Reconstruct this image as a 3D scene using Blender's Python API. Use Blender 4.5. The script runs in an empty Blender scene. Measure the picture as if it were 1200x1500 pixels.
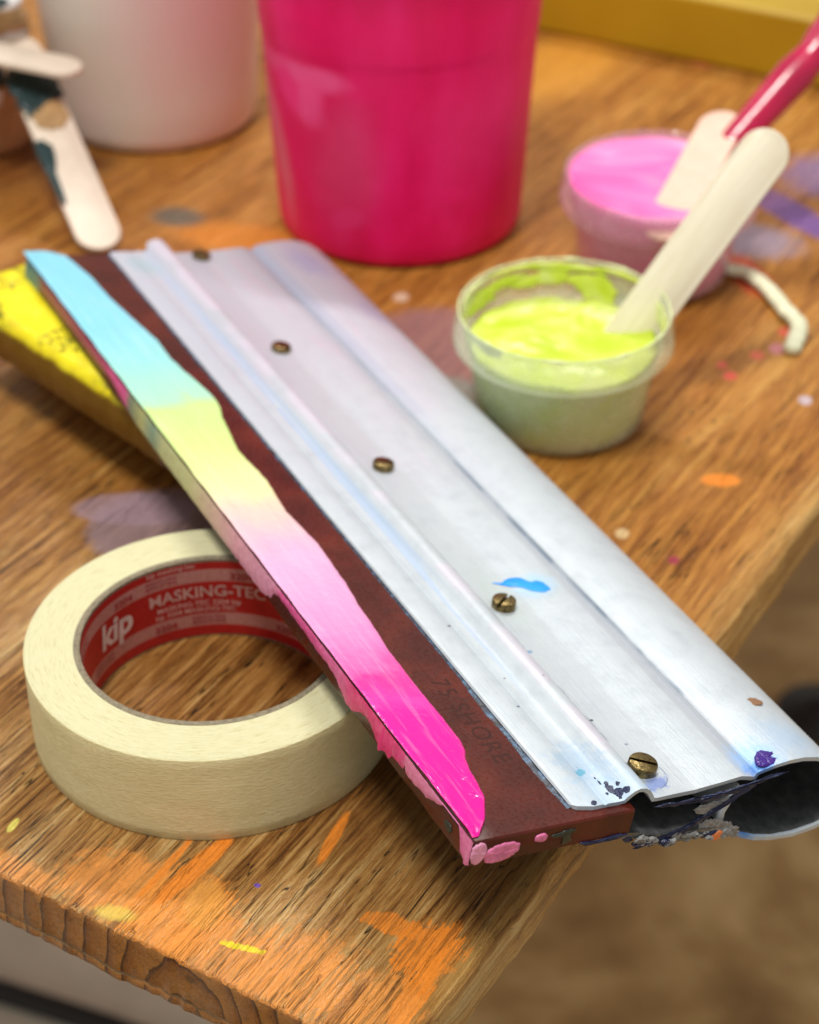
import bpy, bmesh, math, random
from mathutils import Vector, Matrix, noise as mn
random.seed(7)
MM = 0.001
sc = bpy.context.scene
col = sc.collection
PI = math.pi

# ------------------------------------------------------------------ node helpers
class NT:
    def __init__(self, name):
        self.m = bpy.data.materials.new(name); self.m.use_nodes = True
        self.t = self.m.node_tree; self.t.nodes.clear()
        self.out = self.t.nodes.new('ShaderNodeOutputMaterial')
        self.tc = self.t.nodes.new('ShaderNodeTexCoord')
        v = self.t.nodes.new('ShaderNodeVectorMath'); v.operation = 'SCALE'
        self.t.links.new(self.tc.outputs['Object'], v.inputs[0]); v.inputs['Scale'].default_value = 1000.0
        self.mm = v.outputs[0]                      # object coordinates in millimetres
        s = self.t.nodes.new('ShaderNodeSeparateXYZ'); self.t.links.new(self.mm, s.inputs[0])
        self.x, self.y, self.z = s.outputs
    def node(self, typ): return self.t.nodes.new(typ)
    def put(self, sock, v):
        if hasattr(v, 'is_linked') or isinstance(v, bpy.types.NodeSocket): self.t.links.new(v, sock)
        else:
            if isinstance(v, (tuple, list)) and len(v) == 3 and len(sock.default_value) == 4: v = (*v, 1)
            sock.default_value = v
    def math(self, op, a, b=None, c=None, clamp=False):
        n = self.node('ShaderNodeMath'); n.operation = op; n.use_clamp = clamp
        self.put(n.inputs[0], a)
        if b is not None: self.put(n.inputs[1], b)
        if c is not None: self.put(n.inputs[2], c)
        return n.outputs[0]
    def stretch(self, sx, sy, sz, off=(0, 0, 0), vec=None):
        n = self.node('ShaderNodeMapping'); self.put(n.inputs[0], vec or self.mm)
        n.inputs['Scale'].default_value = (sx, sy, sz); n.inputs['Location'].default_value = off
        return n.outputs[0]
    def noise(self, scale, detail=4, rough=.55, dist=0, vec=None, color=False):
        n = self.node('ShaderNodeTexNoise'); self.put(n.inputs['Vector'], vec or self.mm)
        n.inputs['Scale'].default_value = scale; n.inputs['Detail'].default_value = detail
        n.inputs['Roughness'].default_value = rough; n.inputs['Distortion'].default_value = dist
        return n.outputs['Color'] if color else n.outputs[0]
    def rng(self, v, a, b, c=0., d=1., smooth=True):
        n = self.node('ShaderNodeMapRange'); self.put(n.inputs[0], v)
        if smooth: n.interpolation_type = 'SMOOTHSTEP'
        for i, q in enumerate((a, b, c, d)): n.inputs[1 + i].default_value = q
        return n.outputs[0]
    def ramp(self, v, stops, interp='LINEAR'):
        n = self.node('ShaderNodeValToRGB'); self.put(n.inputs[0], v); n.color_ramp.interpolation = interp
        e = n.color_ramp.elements
        while len(e) < len(stops): e.new(.5)
        for el, (p, c) in zip(e, sorted(stops)): el.position = p; el.color = (*c, 1)
        return n.outputs[0]
    def mix(self, f, a, b, mode='MIX'):
        n = self.node('ShaderNodeMix'); n.data_type = 'RGBA'; n.blend_type = mode
        self.put(n.inputs[0], f); self.put(n.inputs[6], a); self.put(n.inputs[7], b)
        return n.outputs[2]
    def bump(self, h, strength=1., dist=.0003, normal=None):
        n = self.node('ShaderNodeBump'); self.put(n.inputs['Height'], h)
        n.inputs['Strength'].default_value = strength; n.inputs['Distance'].default_value = dist
        if normal: self.put(n.inputs['Normal'], normal)
        return n.outputs[0]
    def blob(self, cx, cy, rx, ry, rot=0, edge=.25, nz=None, amp=1.0, axes='xy'):
        """soft irregular patch, centre and half sizes in mm, in the object's own axes"""
        a = {'x': self.x, 'y': self.y, 'z': self.z}
        dx = self.math('SUBTRACT', a[axes[0]], cx); dy = self.math('SUBTRACT', a[axes[1]], cy)
        c, s = math.cos(rot), math.sin(rot)
        px = self.math('ADD', self.math('MULTIPLY', dx, c / rx), self.math('MULTIPLY', dy, s / rx))
        py = self.math('ADD', self.math('MULTIPLY', dx, -s / ry), self.math('MULTIPLY', dy, c / ry))
        d = self.math('SQRT', self.math('ADD', self.math('MULTIPLY', px, px), self.math('MULTIPLY', py, py)))
        if nz is not None:
            d = self.math('ADD', d, self.math('MULTIPLY', self.math('SUBTRACT', nz, .5), 2 * amp))
        return self.rng(d, 1 + edge, 1 - edge, 0, 1)
    def bsdf(self, base, rough=.5, metallic=0., normal=None, spec=.5, **kw):
        n = self.node('ShaderNodeBsdfPrincipled')
        self.put(n.inputs['Base Color'], base); self.put(n.inputs['Roughness'], rough)
        self.put(n.inputs['Metallic'], metallic); self.put(n.inputs['Specular IOR Level'], spec)
        if normal: self.put(n.inputs['Normal'], normal)
        for k, v in kw.items(): self.put(n.inputs[k.replace('_', ' ')], v)
        return n.outputs[0]
    def done(self, sh): self.t.links.new(sh, self.out.inputs[0]); return self.m

# ------------------------------------------------------------------ mesh helpers
def mk(name, verts, faces, mat, parent=None, smooth=True, scale=MM, auto=None):
    me = bpy.data.meshes.new(name); me.from_pydata([Vector(v) * scale for v in verts], [], faces)
    bm = bmesh.new(); bm.from_mesh(me); bmesh.ops.recalc_face_normals(bm, faces=bm.faces)
    if auto is not None:
        for e in bm.edges:
            if len(e.link_faces) == 2 and e.calc_face_angle(0) > math.radians(auto): e.smooth = False
    bm.to_mesh(me); bm.free()
    for p in me.polygons: p.use_smooth = smooth
    o = bpy.data.objects.new(name, me); col.objects.link(o); me.materials.append(mat)
    if parent: o.parent = parent
    return o
def tag(o, label, cat, group=None, kind=None):
    if label: o['label'] = label
    if cat: o['category'] = cat
    if group: o['group'] = group
    if kind: o['kind'] = kind
    return o
def thing(name, label, cat, mat=None, loc=(0, 0, 0), group=None):
    o = bpy.data.objects.new(name, None); col.objects.link(o)
    if mat is not None: o.matrix_world = mat
    else: o.location = Vector(loc) * MM
    o.empty_display_size = .02
    return tag(o, label, cat, group)
def lathe(prof, n=96, closed=False, wob=None):
    V = []; F = []
    m = len(prof)
    for i in range(n):
        a = 2 * PI * i / n
        for j, (r, z) in enumerate(prof):
            k = wob(a, j) if wob else 1
            V.append((r * k * math.cos(a), r * k * math.sin(a), z))
    for i in range(n):
        for j in range(m if closed else m - 1):
            a = i * m + j; b = i * m + (j + 1) % m; c = ((i + 1) % n) * m + (j + 1) % m; d = ((i + 1) % n) * m + j
            F.append((a, b, c, d))
    return V, F
def tube(path, rad, n=12, cap=True):
    V = []; F = []; P = [Vector(p) for p in path]
    up = Vector((0, 0, 1))
    for i, p in enumerate(P):
        t = (P[min(i + 1, len(P) - 1)] - P[max(i - 1, 0)]).normalized()
        s = t.cross(up)
        if s.length < 1e-4: s = t.cross(Vector((0, 1, 0)))
        s.normalize(); q = s.cross(t)
        r = rad(i) if callable(rad) else rad
        if not isinstance(r, tuple): r = (r, r)
        for k in range(n):
            a = 2 * PI * k / n; V.append(p + s * math.cos(a) * r[0] + q * math.sin(a) * r[1])
    for i in range(len(P) - 1):
        for k in range(n):
            F.append((i * n + k, i * n + (k + 1) % n, (i + 1) * n + (k + 1) % n, (i + 1) * n + k))
    if cap: F.append(tuple(range(n))[::-1]); F.append(tuple((len(P) - 1) * n + k for k in range(n)))
    return V, F
def interp(tab, x):
    if x <= tab[0][0]: return tab[0][1]
    for (a, b), (c, d) in zip(tab, tab[1:]):
        if x <= c:
            t = (x - a) / (c - a)
            if isinstance(b, tuple): return tuple(p + (q - p) * t for p, q in zip(b, d))
            return b + (d - b) * t
    return tab[-1][1]
def nse(x, y=0, z=0): return mn.noise(Vector((x, y, z)))

# ------------------------------------------------------------------ camera
H = 401.2
cam = bpy.data.cameras.new('camera'); co = bpy.data.objects.new('camera', cam); col.objects.link(co)
co.location = (0, 0, H * MM); co.rotation_euler = (math.radians(90 - 35.1), 0, 0)
cam.sensor_fit = 'HORIZONTAL'; cam.sensor_width = 36; cam.lens = 87.0
cam.clip_start = .02; cam.clip_end = 50
cam.dof.use_dof = True; cam.dof.focus_distance = .525; cam.dof.aperture_fstop = 14.0
sc.camera = co

# ------------------------------------------------------------------ world and lamps
w = bpy.data.worlds.new('World'); sc.world = w; w.use_nodes = True
bg = w.node_tree.nodes['Background']; bg.inputs[0].default_value = (1.0, .965, .91, 1); bg.inputs[1].default_value = .34
def lamp(name, loc, aim, sx, sy, power, c):
    l = bpy.data.lights.new(name, 'AREA'); l.shape = 'RECTANGLE'; l.size = sx; l.size_y = sy; l.energy = power; l.color = c
    o = bpy.data.objects.new(name, l); col.objects.link(o); o.location = loc
    o.rotation_euler = (Vector(aim) - Vector(loc)).to_track_quat('-Z', 'Y').to_euler()
    return o
lamp('ceiling_lamp', (-.30, .12, 1.9), (0, .5, 0), .14, .5, 22, (1, .965, .9))
lamp('ceiling_lamp', (.25, 1.75, 1.75), (0, .5, 0), .8, .10, 17, (1, .97, .92))
lamp('ceiling_lamp', (-1.3, 1.5, 1.7), (0, .5, 0), .14, .9, 3, (.95, .97, 1))
lamp('ceiling_lamp', (.9, .2, 1.9), (0, .5, 0), .14, .9, 3, (.97, .98, 1))

# ------------------------------------------------------------------ materials
def wood_table():
    n = NT('weathered_wood')
    big = n.noise(1, 3, .5, vec=n.stretch(.006, .03, .03))
    s1 = n.noise(1, 5, .62, .35, vec=n.stretch(.018, .26, .26))
    s2 = n.noise(1, 5, .7, .2, vec=n.stretch(.035, .85, .85, (9, 3, 1)))
    s3 = n.noise(1, 3, .7, .1, vec=n.stretch(.16, 3.6, 3.6, (2, 8, 1)))
    g = n.math('ADD', n.math('MULTIPLY', s1, .40), n.math('ADD', n.math('MULTIPLY', s2, .42), n.math('MULTIPLY', s3, .18)))
    g = n.math('ADD', g, n.math('MULTIPLY', n.math('SUBTRACT', big, .5), .30))
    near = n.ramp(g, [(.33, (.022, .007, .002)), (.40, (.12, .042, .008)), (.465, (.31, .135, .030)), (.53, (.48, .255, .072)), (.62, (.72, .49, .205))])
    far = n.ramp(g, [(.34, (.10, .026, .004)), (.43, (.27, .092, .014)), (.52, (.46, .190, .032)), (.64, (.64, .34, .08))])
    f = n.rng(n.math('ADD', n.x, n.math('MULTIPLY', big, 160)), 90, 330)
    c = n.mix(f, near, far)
    # open grain cracks
    cr = n.noise(1, 3, .5, .6, vec=n.stretch(.016, .42, .42, (4, 4, 4)))
    crm = n.rng(n.math('ABSOLUTE', n.math('SUBTRACT', cr, .5)), .014, .003)
    crm = n.math('MULTIPLY', crm, n.rng(n.noise(1, 2, vec=n.stretch(.02, .1, .1, (7, 1, 0))), .40, .52))
    c = n.mix(n.math('MULTIPLY', crm, .95), c, (.015, .006, .003))
    # worn speckle
    sp = n.rng(n.noise(1.1, 2, .5, vec=n.stretch(.5, 1, 1)), .70, .76)
    c = n.mix(n.math('MULTIPLY', sp, .35), c, (.75, .62, .42))
    # side faces: round annual rings on the end grain, pale solid strip along the long side
    dy = n.math('SUBTRACT', n.y, 68.0); dz = n.math('MULTIPLY', n.math('SUBTRACT', n.z, -25.0), .55)
    wob = n.math('MULTIPLY', n.math('SUBTRACT', n.noise(.10, 3, .5, vec=n.stretch(1, 1, .35)), .5), 7)
    rr = n.math('ADD', n.math('SQRT', n.math('ADD', n.math('MULTIPLY', dy, dy), n.math('MULTIPLY', dz, dz))), wob)
    saw = n.math('FRACT', n.math('DIVIDE', rr, 6.9))
    ringc = n.ramp(saw, [(0, (.54, .225, .045)), (.55, (.44, .165, .028)), (.82, (.31, .105, .016)), (.91, (.11, .034, .008)), (.96, (.11, .034, .008)), (1, (.54, .225, .045))])
    ringc = n.mix(n.rng(n.noise(.35, 5, .7), .5, .75, 0, .6), ringc, (.12, .05, .016))
    ringc = n.mix(n.rng(n.math('ABSOLUTE', n.math('SUBTRACT', n.z, -16.2)), .9, .25), ringc, (.42, .28, .15))
    knot = n.blob(64.5, -5.5, 1.7, 1.5, 0, .3, n.noise(.9, 2), .3, axes='yz')
    ringc = n.mix(n.math('MULTIPLY', knot, .6), ringc, (.05, .025, .012))
    geo = n.node('ShaderNodeNewGeometry'); vt = n.node('ShaderNodeVectorTransform')
    vt.vector_type = 'NORMAL'; vt.convert_from = 'WORLD'; vt.convert_to = 'OBJECT'
    n.t.links.new(geo.outputs['True Normal'], vt.inputs[0])
    sx = n.node('ShaderNodeSeparateXYZ'); n.t.links.new(vt.outputs[0], sx.inputs[0])
    endm = n.rng(sx.outputs[0], -.45, -.85); sidm = n.rng(sx.outputs[1], -.15, -.7)
    strip = n.ramp(n.noise(1, 5, .6, .3, vec=n.stretch(.012, .25, .35, (3, 2, 6))), [(.34, (.14, .055, .012)), (.46, (.42, .20, .045)), (.56, (.60, .34, .10)), (.68, (.78, .56, .26))])
    edge = n.rng(n.math('ADD', n.y, n.math('MULTIPLY', n.math('SUBTRACT', s1, .5), 14)), 11, 4)
    c = n.mix(n.math('MULTIPLY', edge, .8), c, strip)
    c = n.mix(sidm, c, strip); c = n.mix(endm, c, ringc)
    # ---------- dried paint and soft dark brown patches: each sits where it sits on the board
    top = n.rng(sx.outputs[2], .3, .7)
    e1 = n.noise(.22, 5, .65); e2 = n.noise(1, 5, .7, .2, vec=n.stretch(.10, .9, .9, (5, 5, 5)))
    br = n.math('ADD', n.math('MULTIPLY', e1, .45), n.math('MULTIPLY', e2, .55))
    worn = n.rng(s2, .40, .56)
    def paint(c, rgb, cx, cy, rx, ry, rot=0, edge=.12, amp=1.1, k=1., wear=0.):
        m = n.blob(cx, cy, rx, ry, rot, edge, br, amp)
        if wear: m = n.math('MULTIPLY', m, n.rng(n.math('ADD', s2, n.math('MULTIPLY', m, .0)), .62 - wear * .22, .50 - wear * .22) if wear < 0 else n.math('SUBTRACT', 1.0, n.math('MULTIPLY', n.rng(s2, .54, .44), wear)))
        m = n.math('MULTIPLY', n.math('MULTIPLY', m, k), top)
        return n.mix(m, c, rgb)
    OR = (1.0, .30, .03); ORL = (.92, .34, .065)
    c = paint(c, ORL, 14, 97, 12, 18, 0, .25, 1.6, .9, .5)
    c = paint(c, (.95, .34, .05), 13, 77, 16, 16, .2, .15, 1.3, .9, .45)
    c = paint(c, ORL, 8, 60, 11, 20, 0, .25, 1.6, .85, .6)
    c = paint(c, ORL, 12, 38, 16, 17, 0, .25, 1.8, .85, .7)
    c = paint(c, OR, 30, 84.3, 17, 3.1, -.09, .15, .45, 1., .1)
    c = paint(c, OR, 27, 91.6, 14, 1.3, .03, .2, .5, .9, .2)
    c = paint(c, (.85, .38, .07), 20, 74, 9, 5.5, .5, .1, .8, .8, .4)
    c = paint(c, OR, 38, 12.5, 11, 8.5, -.3, .08, 1.7, 1., .6)
    c = paint(c, OR, 22, 8.0, 15, 3.8, .1, .10, 1.4, 1., .35)
    c = paint(c, OR, 40.5, 25, 3.6, 10, .1, .15, 1.3, .95, .5)
    c = paint(c, ORL, 12, 16, 12, 16, 0, .2, 1.8, .7, .8)
    c = paint(c, (.13, .05, .015), 92, 30, 34, 40, .2, .8, .9, .45)  # squeegee's shade under the blade, painted into the wood
    c = paint(c, OR, 60, 57.5, 11, 1.7, .18, .2, .5, .9, .25)
    c = paint(c, ORL, 3, 127, 5, 14, 0, .3, 1.4, .7, .8)
    c = paint(c, (.95, .75, .02), 12.7, 56, 1.1, 6.5, .25, .15, 2.2, 1.)
    c = paint(c, (.90, .72, .12), 5, 93, 2.6, 6, .3, .4, 1., .6)
    c = paint(c, (.85, .75, .15), 17, 139.4, 3.0, 1.1, .2, .2, .6, .9)
    c = paint(c, (.16, .08, .5), 33.6, 65.6, .8, 1.0, 0, .2, .3, .9)
    c = paint(c, OR, 285, 36, 4, 7, .5, .2, .6, .7)
    c = paint(c, (.75, .26, .03), 352, 285, 14, 36, .2, .4, .8, .75)
    c = paint(c, (.70, .30, .03), 600, 262, 60, 24, 0, .5, .8, .6)
    c = paint(c, (.38, .25, .26), 158, 190, 24, 27, .5, .12, .25, .9)
    c = paint(c, (.48, .32, .38), 162, 206, 10, 22, .5, .12, .25, .7)
    c = paint(c, (.36, .19, .20), 312, 170, 34, 34, .3, .15, .25, .8)
    c = paint(c, (.28, .32, .27), 284, 150, 14, 15, .3, .2, .3, .8)
    c = paint(c, (.17, .09, .36), 500, 96, 9, 40, -.5, .3, .9, .85)
    c = paint(c, (.24, .18, .42), 545, 92, 26, 22, -.5, .4, 1., .7)
    c = paint(c, (.30, .26, .36), 464, 103, 16, 24, .2, .4, .9, .8)
    c = paint(c, (.62, .07, .04), 434, 88, 8, 18, -.8, .3, 1.2, .8)
    for (px, py, r, cc) in [(354, 62, 3.4, (.75, .10, .08)), (374, 59, 3.6, (.75, .14, .08)), (383, 54, 4.2, (.70, .25, .30)), (397, 56, 4, (.75, .12, .08)), (360, 68, 2.6, (.7, .1, .08)), (372, 28, 3.6, (.6, .55, .62)), (352, 30, 3.2, (.6, .52, .60)), (404, 24, 4, (.5, .38, .40)), (520, 150, 9, (.5, .32, .14)), (640, 200, 9, (.55, .15, .06)), (690, 235, 12, (.32, .2, .22)), (232, 30, 2.4, (.35, .03, .08)), (342, 205, 4, (.75, .55, .4)), (237, 52, 3, (.7, .5, .25))]:
        c = paint(c, cc, px, py, r, r * .8, .3, .25, .5, .85)
    c = paint(c, (.10, .12, .11), 354, 329, 9, 12, .2, .4, .5, .8)
    c = paint(c, (.11, .035, .012), 380, 440, 60, 50, .2, .6, .8, .55)  # shade around the jar at the left, painted as dark brown
    c = paint(c, (.13, .05, .02), 480, 140, 20, 60, .9, .6, .8, .6)  # dark brown strip behind the cups
    h = n.math('ADD', n.math('MULTIPLY', s1, .35), n.math('ADD', n.math('MULTIPLY', s2, .8), n.math('MULTIPLY', s3, .30)))
    h = n.math('SUBTRACT', h, n.math('MULTIPLY', crm, .6))
    nearb = n.rng(n.x, 420, 60, .55, 1)
    bmp = n.node('ShaderNodeBump'); n.put(bmp.inputs['Height'], h); n.put(bmp.inputs['Strength'], nearb); bmp.inputs['Distance'].default_value = .0016
    rough = n.rng(n.noise(1, 4, .7, vec=n.stretch(.08, 1.6, 1.6, (1, 2, 9))), .38, .62, .20, .52)
    b2 = n.node('ShaderNodeBump'); n.put(b2.inputs['Height'], h); b2.inputs['Strength'].default_value = .5; b2.inputs['Distance'].default_value = .0015
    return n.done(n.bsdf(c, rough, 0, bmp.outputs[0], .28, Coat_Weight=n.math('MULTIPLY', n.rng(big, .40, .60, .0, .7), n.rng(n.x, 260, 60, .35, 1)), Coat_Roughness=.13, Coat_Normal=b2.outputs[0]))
M_WOOD = wood_table()

def simple(name, base, rough=.5, metallic=0., var=.12, scale=.2, bump=0., bscale=1., **kw):
    n = NT(name)
    dark = tuple(x * (1 - var) for x in base); light = tuple(min(1, x * (1 + var)) for x in base)
    c = n.ramp(n.noise(scale, 4, .6), [(.35, dark), (.65, light)])
    nm = n.bump(n.noise(bscale, 4, .6), 1., bump * MM) if bump else None
    return n.done(n.bsdf(c, rough, metallic, nm, **kw))

# ------------------------------------------------------------------ workbench
PHI = math.radians(59.11)
tm = Matrix.Translation(Vector((-3.235, 327.867, 0)) * MM) @ Matrix.Rotation(PHI, 4, 'Z')
bench = thing('workbench', 'paint-stained weathered wooden workbench with its worn corner towards the viewer', 'workbench', tm)
def axis(a, b, fine_to, s0, s1):
    o = [a]; x = a
    while x < b:
        x += s0 if x < fine_to[0] else (s1 if x < fine_to[1] else s1 * 9)
        o.append(min(x, b))
    return o
xs = axis(0, 1500, (8, 260), .6, 2.2); ys = axis(0, 1150, (10, 170), .8, 2.2)
V = []; F = []
def edge_x(y): return 1.0 * nse(y * .06, 3) + .7 * nse(y * .35, 7) + .25 * nse(y * 1.3, 2)
def edge_y(x): return 1.6 * nse(x * .035, 5) + .9 * nse(x * .15, 1) + .2 * nse(x * .9, 2)
for i, x in enumerate(xs):
    for j, y in enumerate(ys):
        wx = math.exp(-x / 6); wy = math.exp(-y / 9)
        X = x + edge_x(y) * wx; Y = y + edge_y(x) * wy
        ex = max(0, (2.2 - x) / 2.2); ey = max(0, (5.5 - y) / 5.5)
        Z = -.9 * (1 - math.sqrt(max(0, 1 - ex * ex))) - 2.6 * (1 - math.sqrt(max(0, 1 - ey * ey)))
        Z -= .8 * max(0, nse(y * .22, 9, x * .1) - .25) * wx * 2
        Z -= 1.2 * max(0, nse(x * .05, 4, y * .15) - .1) * math.exp(-y / 5)
        V.append((X, Y, Z))
ny = len(ys); nx = len(xs)
for i in range(nx - 1):
    for j in range(ny - 1): F.append((i * ny + j, (i + 1) * ny + j, (i + 1) * ny + j + 1, i * ny + j + 1))
bound = [(i, 0) for i in range(nx)] + [(nx - 1, j) for j in range(1, ny)] + [(i, ny - 1) for i in range(nx - 2, -1, -1)] + [(0, j) for j in range(ny - 2, 0, -1)]
ring = [i * ny + j for i, j in bound]; zl = [-3.5, -6, -9, -12, -15.2, -16.2, -17.2, -19.2, -20]
for k, z in enumerate(zl):
    nr = []
    for q, (i, j) in enumerate(bound):
        x, y = xs[i], ys[j]; bx = by = 0
        if j == 0: by = edge_y(x) + .5 * nse(x * .08, z * .2, 3) - .6 * math.sin(min(1, -z / 20) * PI) + (.9 if z <= -20 else 0)
        if i == 0: bx = edge_x(y) + .35 * nse(y * .2, z * .2, 8) + (.5 if abs(z + 16.2) < .1 else 0) + (.6 if z <= -20 else 0)
        V.append((x + bx, y + by, z)); nr.append(len(V) - 1)
    for q in range(len(ring)):
        a, b = ring[q], ring[(q + 1) % len(ring)]; c2, d = nr[(q + 1) % len(ring)], nr[q]
        F.append((a, b, c2, d))
    ring = nr
F.append(tuple(ring))
mk('tabletop', V, F, M_WOOD, bench, auto=48)
def box(x0, x1, y0, y1, z0, z1):
    v = [(x, y, z) for x in (x0, x1) for y in (y0, y1) for z in (z0, z1)]
    return v, [(0, 1, 3, 2), (4, 6, 7, 5), (0, 4, 5, 1), (2, 3, 7, 6), (0, 2, 6, 4), (1, 5, 7, 3)]
M_LEG = simple('leg_wood', (.30, .17, .07), .6, bump=.3)
for (lx, ly) in ((1380, 60), (1380, 1040), (700, 1040)):
    v, f = box(lx, lx + 70, ly, ly + 70, -650, -20.5); mk('leg', v, f, M_LEG, bench, False)

# ------------------------------------------------------------------ floor
def floor_mat():
    n = NT('floor_boards')
    a = n.noise(.0042, 4, .6, .6); b = n.noise(.012, 3, .6)
    g = n.math('ADD', n.math('MULTIPLY', a, .7), n.math('MULTIPLY', b, .3))
    c = n.ramp(g, [(.36, (.26, .14, .045)), (.47, (.50, .31, .115)), (.56, (.72, .50, .22)), (.68, (.85, .63, .33))])
    return n.done(n.bsdf(c, .6))
v, f = [(-4000, -1500, 0), (4000, -1500, 0), (4000, 7000, 0), (-4000, 7000, 0)], [(0, 1, 2, 3)]
fl = mk('floor', v, f, floor_mat(), None, False); fl.location.z = -.65; tag(fl, 'blurred brown boarded floor far below the bench', 'floor', kind='structure')
M_MAT = simple('grey_mat', (.86, .80, .66), .8, var=.10, scale=.012)
v, f = box(-1100, -20, 500, 1400, -649.5, -640)
tag(mk('floor_mat', v, f, M_MAT, None, False), 'pale grey floor mat seen blurred below the bench front edge', 'mat')
M_BLACK = simple('black_rubber', (.012, .012, .012), .5)
v, f = tube([(-470 + i * 34, 1000 - i * 16 - 6 * math.sin(i * .5), -632) for i in range(16)], 8, 12)
tag(mk('cable', v, f, M_BLACK), 'thick black cable lying on the grey mat in the bottom left corner', 'cable')
v, f = lathe([(0, 0), (33, 0), (36, 3), (36, 8), (30, 13), (13, 18), (8, 22), (0, 23)], 48)
o = mk('stool_foot', v, f, M_BLACK); o.location = Vector((330, 1206, -650)) * MM
tag(o, 'dark round stool foot on the brown floor right of the squeegee', 'stool foot')

# ------------------------------------------------------------------ masking tape
TC = (-59.74, 463.04)
R0, RI, RC, TH = 55.3, 40.6, 38.6, 30.6
tape = thing('masking_tape_roll', 'cream masking tape roll with red printed core lying flat on the bench', 'tape roll', loc=(TC[0], TC[1], 0))
def m_tape(top=False):
    n = NT('crepe_paper')
    r = n.math('SQRT', n.math('ADD', n.math('MULTIPLY', n.x, n.x), n.math('MULTIPLY', n.y, n.y)))
    ang = n.math('ARCTAN2', n.y, n.x)
    cmb = n.node('ShaderNodeCombineXYZ'); n.put(cmb.inputs[0], n.math('MULTIPLY', ang, 8.0)); n.put(cmb.inputs[1], n.math('MULTIPLY', r, 2.2)); n.put(cmb.inputs[2], n.math('MULTIPLY', n.z, .0))
    rings = n.noise(1, 4, .7, vec=cmb.outputs[0])
    cm2 = n.node('ShaderNodeCombineXYZ'); n.put(cm2.inputs[0], n.math('MULTIPLY', ang, 22.0)); n.put(cm2.inputs[1], n.math('MULTIPLY', n.z, 1.7))
    crepe = n.noise(1, 5, .65, .5, vec=cm2.outputs[0])
    cm3 = n.node('ShaderNodeCombineXYZ'); n.put(cm3.inputs[0], n.math('MULTIPLY', ang, 3.0)); n.put(cm3.inputs[1], n.math('MULTIPLY', n.z, .16))
    cloud = n.noise(1, 3, .5, vec=cm3.outputs[0])
    topm = n.rng(n.z, TH - .25, TH - .05)
    ct = n.ramp(rings, [(.3, (.48, .43, .20)), (.44, (.66, .63, .38)), (.7, (.72, .69, .45))])
    fl_ = n.rng(n.noise(1.5, 2, .5), .72, .76); ct = n.mix(n.math('MULTIPLY', fl_, .4), ct, (.45, .38, .18))
    cs = n.ramp(n.math('ADD', n.math('MULTIPLY', crepe, .6), n.math('MULTIPLY', cloud, .4)), [(.35, (.70, .62, .32)), (.65, (.88, .80, .47))])
    c = n.mix(topm, cs, ct)
    h = n.math('ADD', n.math('MULTIPLY', n.math('MULTIPLY', crepe, n.math('SUBTRACT', 1.0, topm)), 1.6), n.math('MULTIPLY', n.math('MULTIPLY', rings, topm), 1.2))
    return n.done(n.bsdf(c, .62, 0, n.bump(h, .9, .00035), .35))
prof = [(RI, .3)] + [(R0 - .4, .0), (R0, .4)] + [(R0, TH * k / 8) for k in range(1, 8)] + [(R0, TH - .5), (R0 - .12, TH - .2), (R0 - .5, TH)] + [(R0 - .5 - (R0 - .5 - RI) * k / 6, TH - .0) for k in range(1, 6)] + [(RI, TH)]
def wob(a, j): return 1 + .0014 * math.sin(3 * a + 1) + .0009 * nse(6 * math.cos(a), 6 * math.sin(a), j * .6)
v, f = lathe(prof, 160, True, wob); mk('tape', v, f, m_tape(), tape, auto=50)
# loose end of the tape at the foot of the roll
v = []; f = []
for k in range(9):
    a = math.radians(-64 + k * .9); r = R0 + .35 + (0.8 if k == 8 else .0)
    v += [(r * math.cos(a), r * math.sin(a), .5 + (1.2 * nse(k * .9) if k > 5 else 0)), (r * math.cos(a), r * math.sin(a), TH - .6)]
for k in range(8): f.append((2 * k, 2 * k + 2, 2 * k + 3, 2 * k + 1))
n_ = NT('cardboard'); g = n_.noise(.8, 5, .75)
cb = n_.done(n_.bsdf(n_.ramp(g, [(.3, (.16, .13, .085)), (.7, (.36, .31, .21))]), .9, 0, n_.bump(g, 1, .0006)))
prof = [(RC, 0), (RI - .05, 0), (RI - .05, TH + .1), (RC + .5, TH + .25), (RC, TH - .1)]
def wob2(a, j): return 1 + (.004 * nse(14 * math.cos(a), 14 * math.sin(a), j * 3) if j in (3, 4) else 0)
v, f = lathe(prof, 160, True, wob2); core = mk('core', v, f, cb, tape, auto=50)
# printed label inside the core
n_ = NT('printed_red'); 
lab = n_.ramp(n_.noise(.5, 3), [(.3, (.42, .010, .014)), (.7, (.52, .018, .020))])
pk = n_.ramp(n_.noise(.9, 3), [(.3, (.50, .22, .20)), (.7, (.60, .30, .27))])
def band(z0, z1, s=.15): return n_.math('MULTIPLY', n_.rng(n_.z, z0 - s, z0 + s), n_.rng(n_.z, z1 + s, z1 - s))
bm_ = n_.math('ADD', band(4.6, 9.4), band(22.0, 26.8))
M_LABEL = n_.done(n_.bsdf(n_.mix(bm_, lab, pk), .45))
v, f = lathe([(RC - .12, .8), (RC - .12, TH - 1.0)], 160); mk('printed_label', v, f, M_LABEL, core)
M_PRINT = simple('print_pink', (.66, .42, .38), .5); M_PRINTR = simple('print_dark_red', (.40, .03, .035), .5); M_PRINTW = simple('print_white', (.80, .68, .64), .5)
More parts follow.
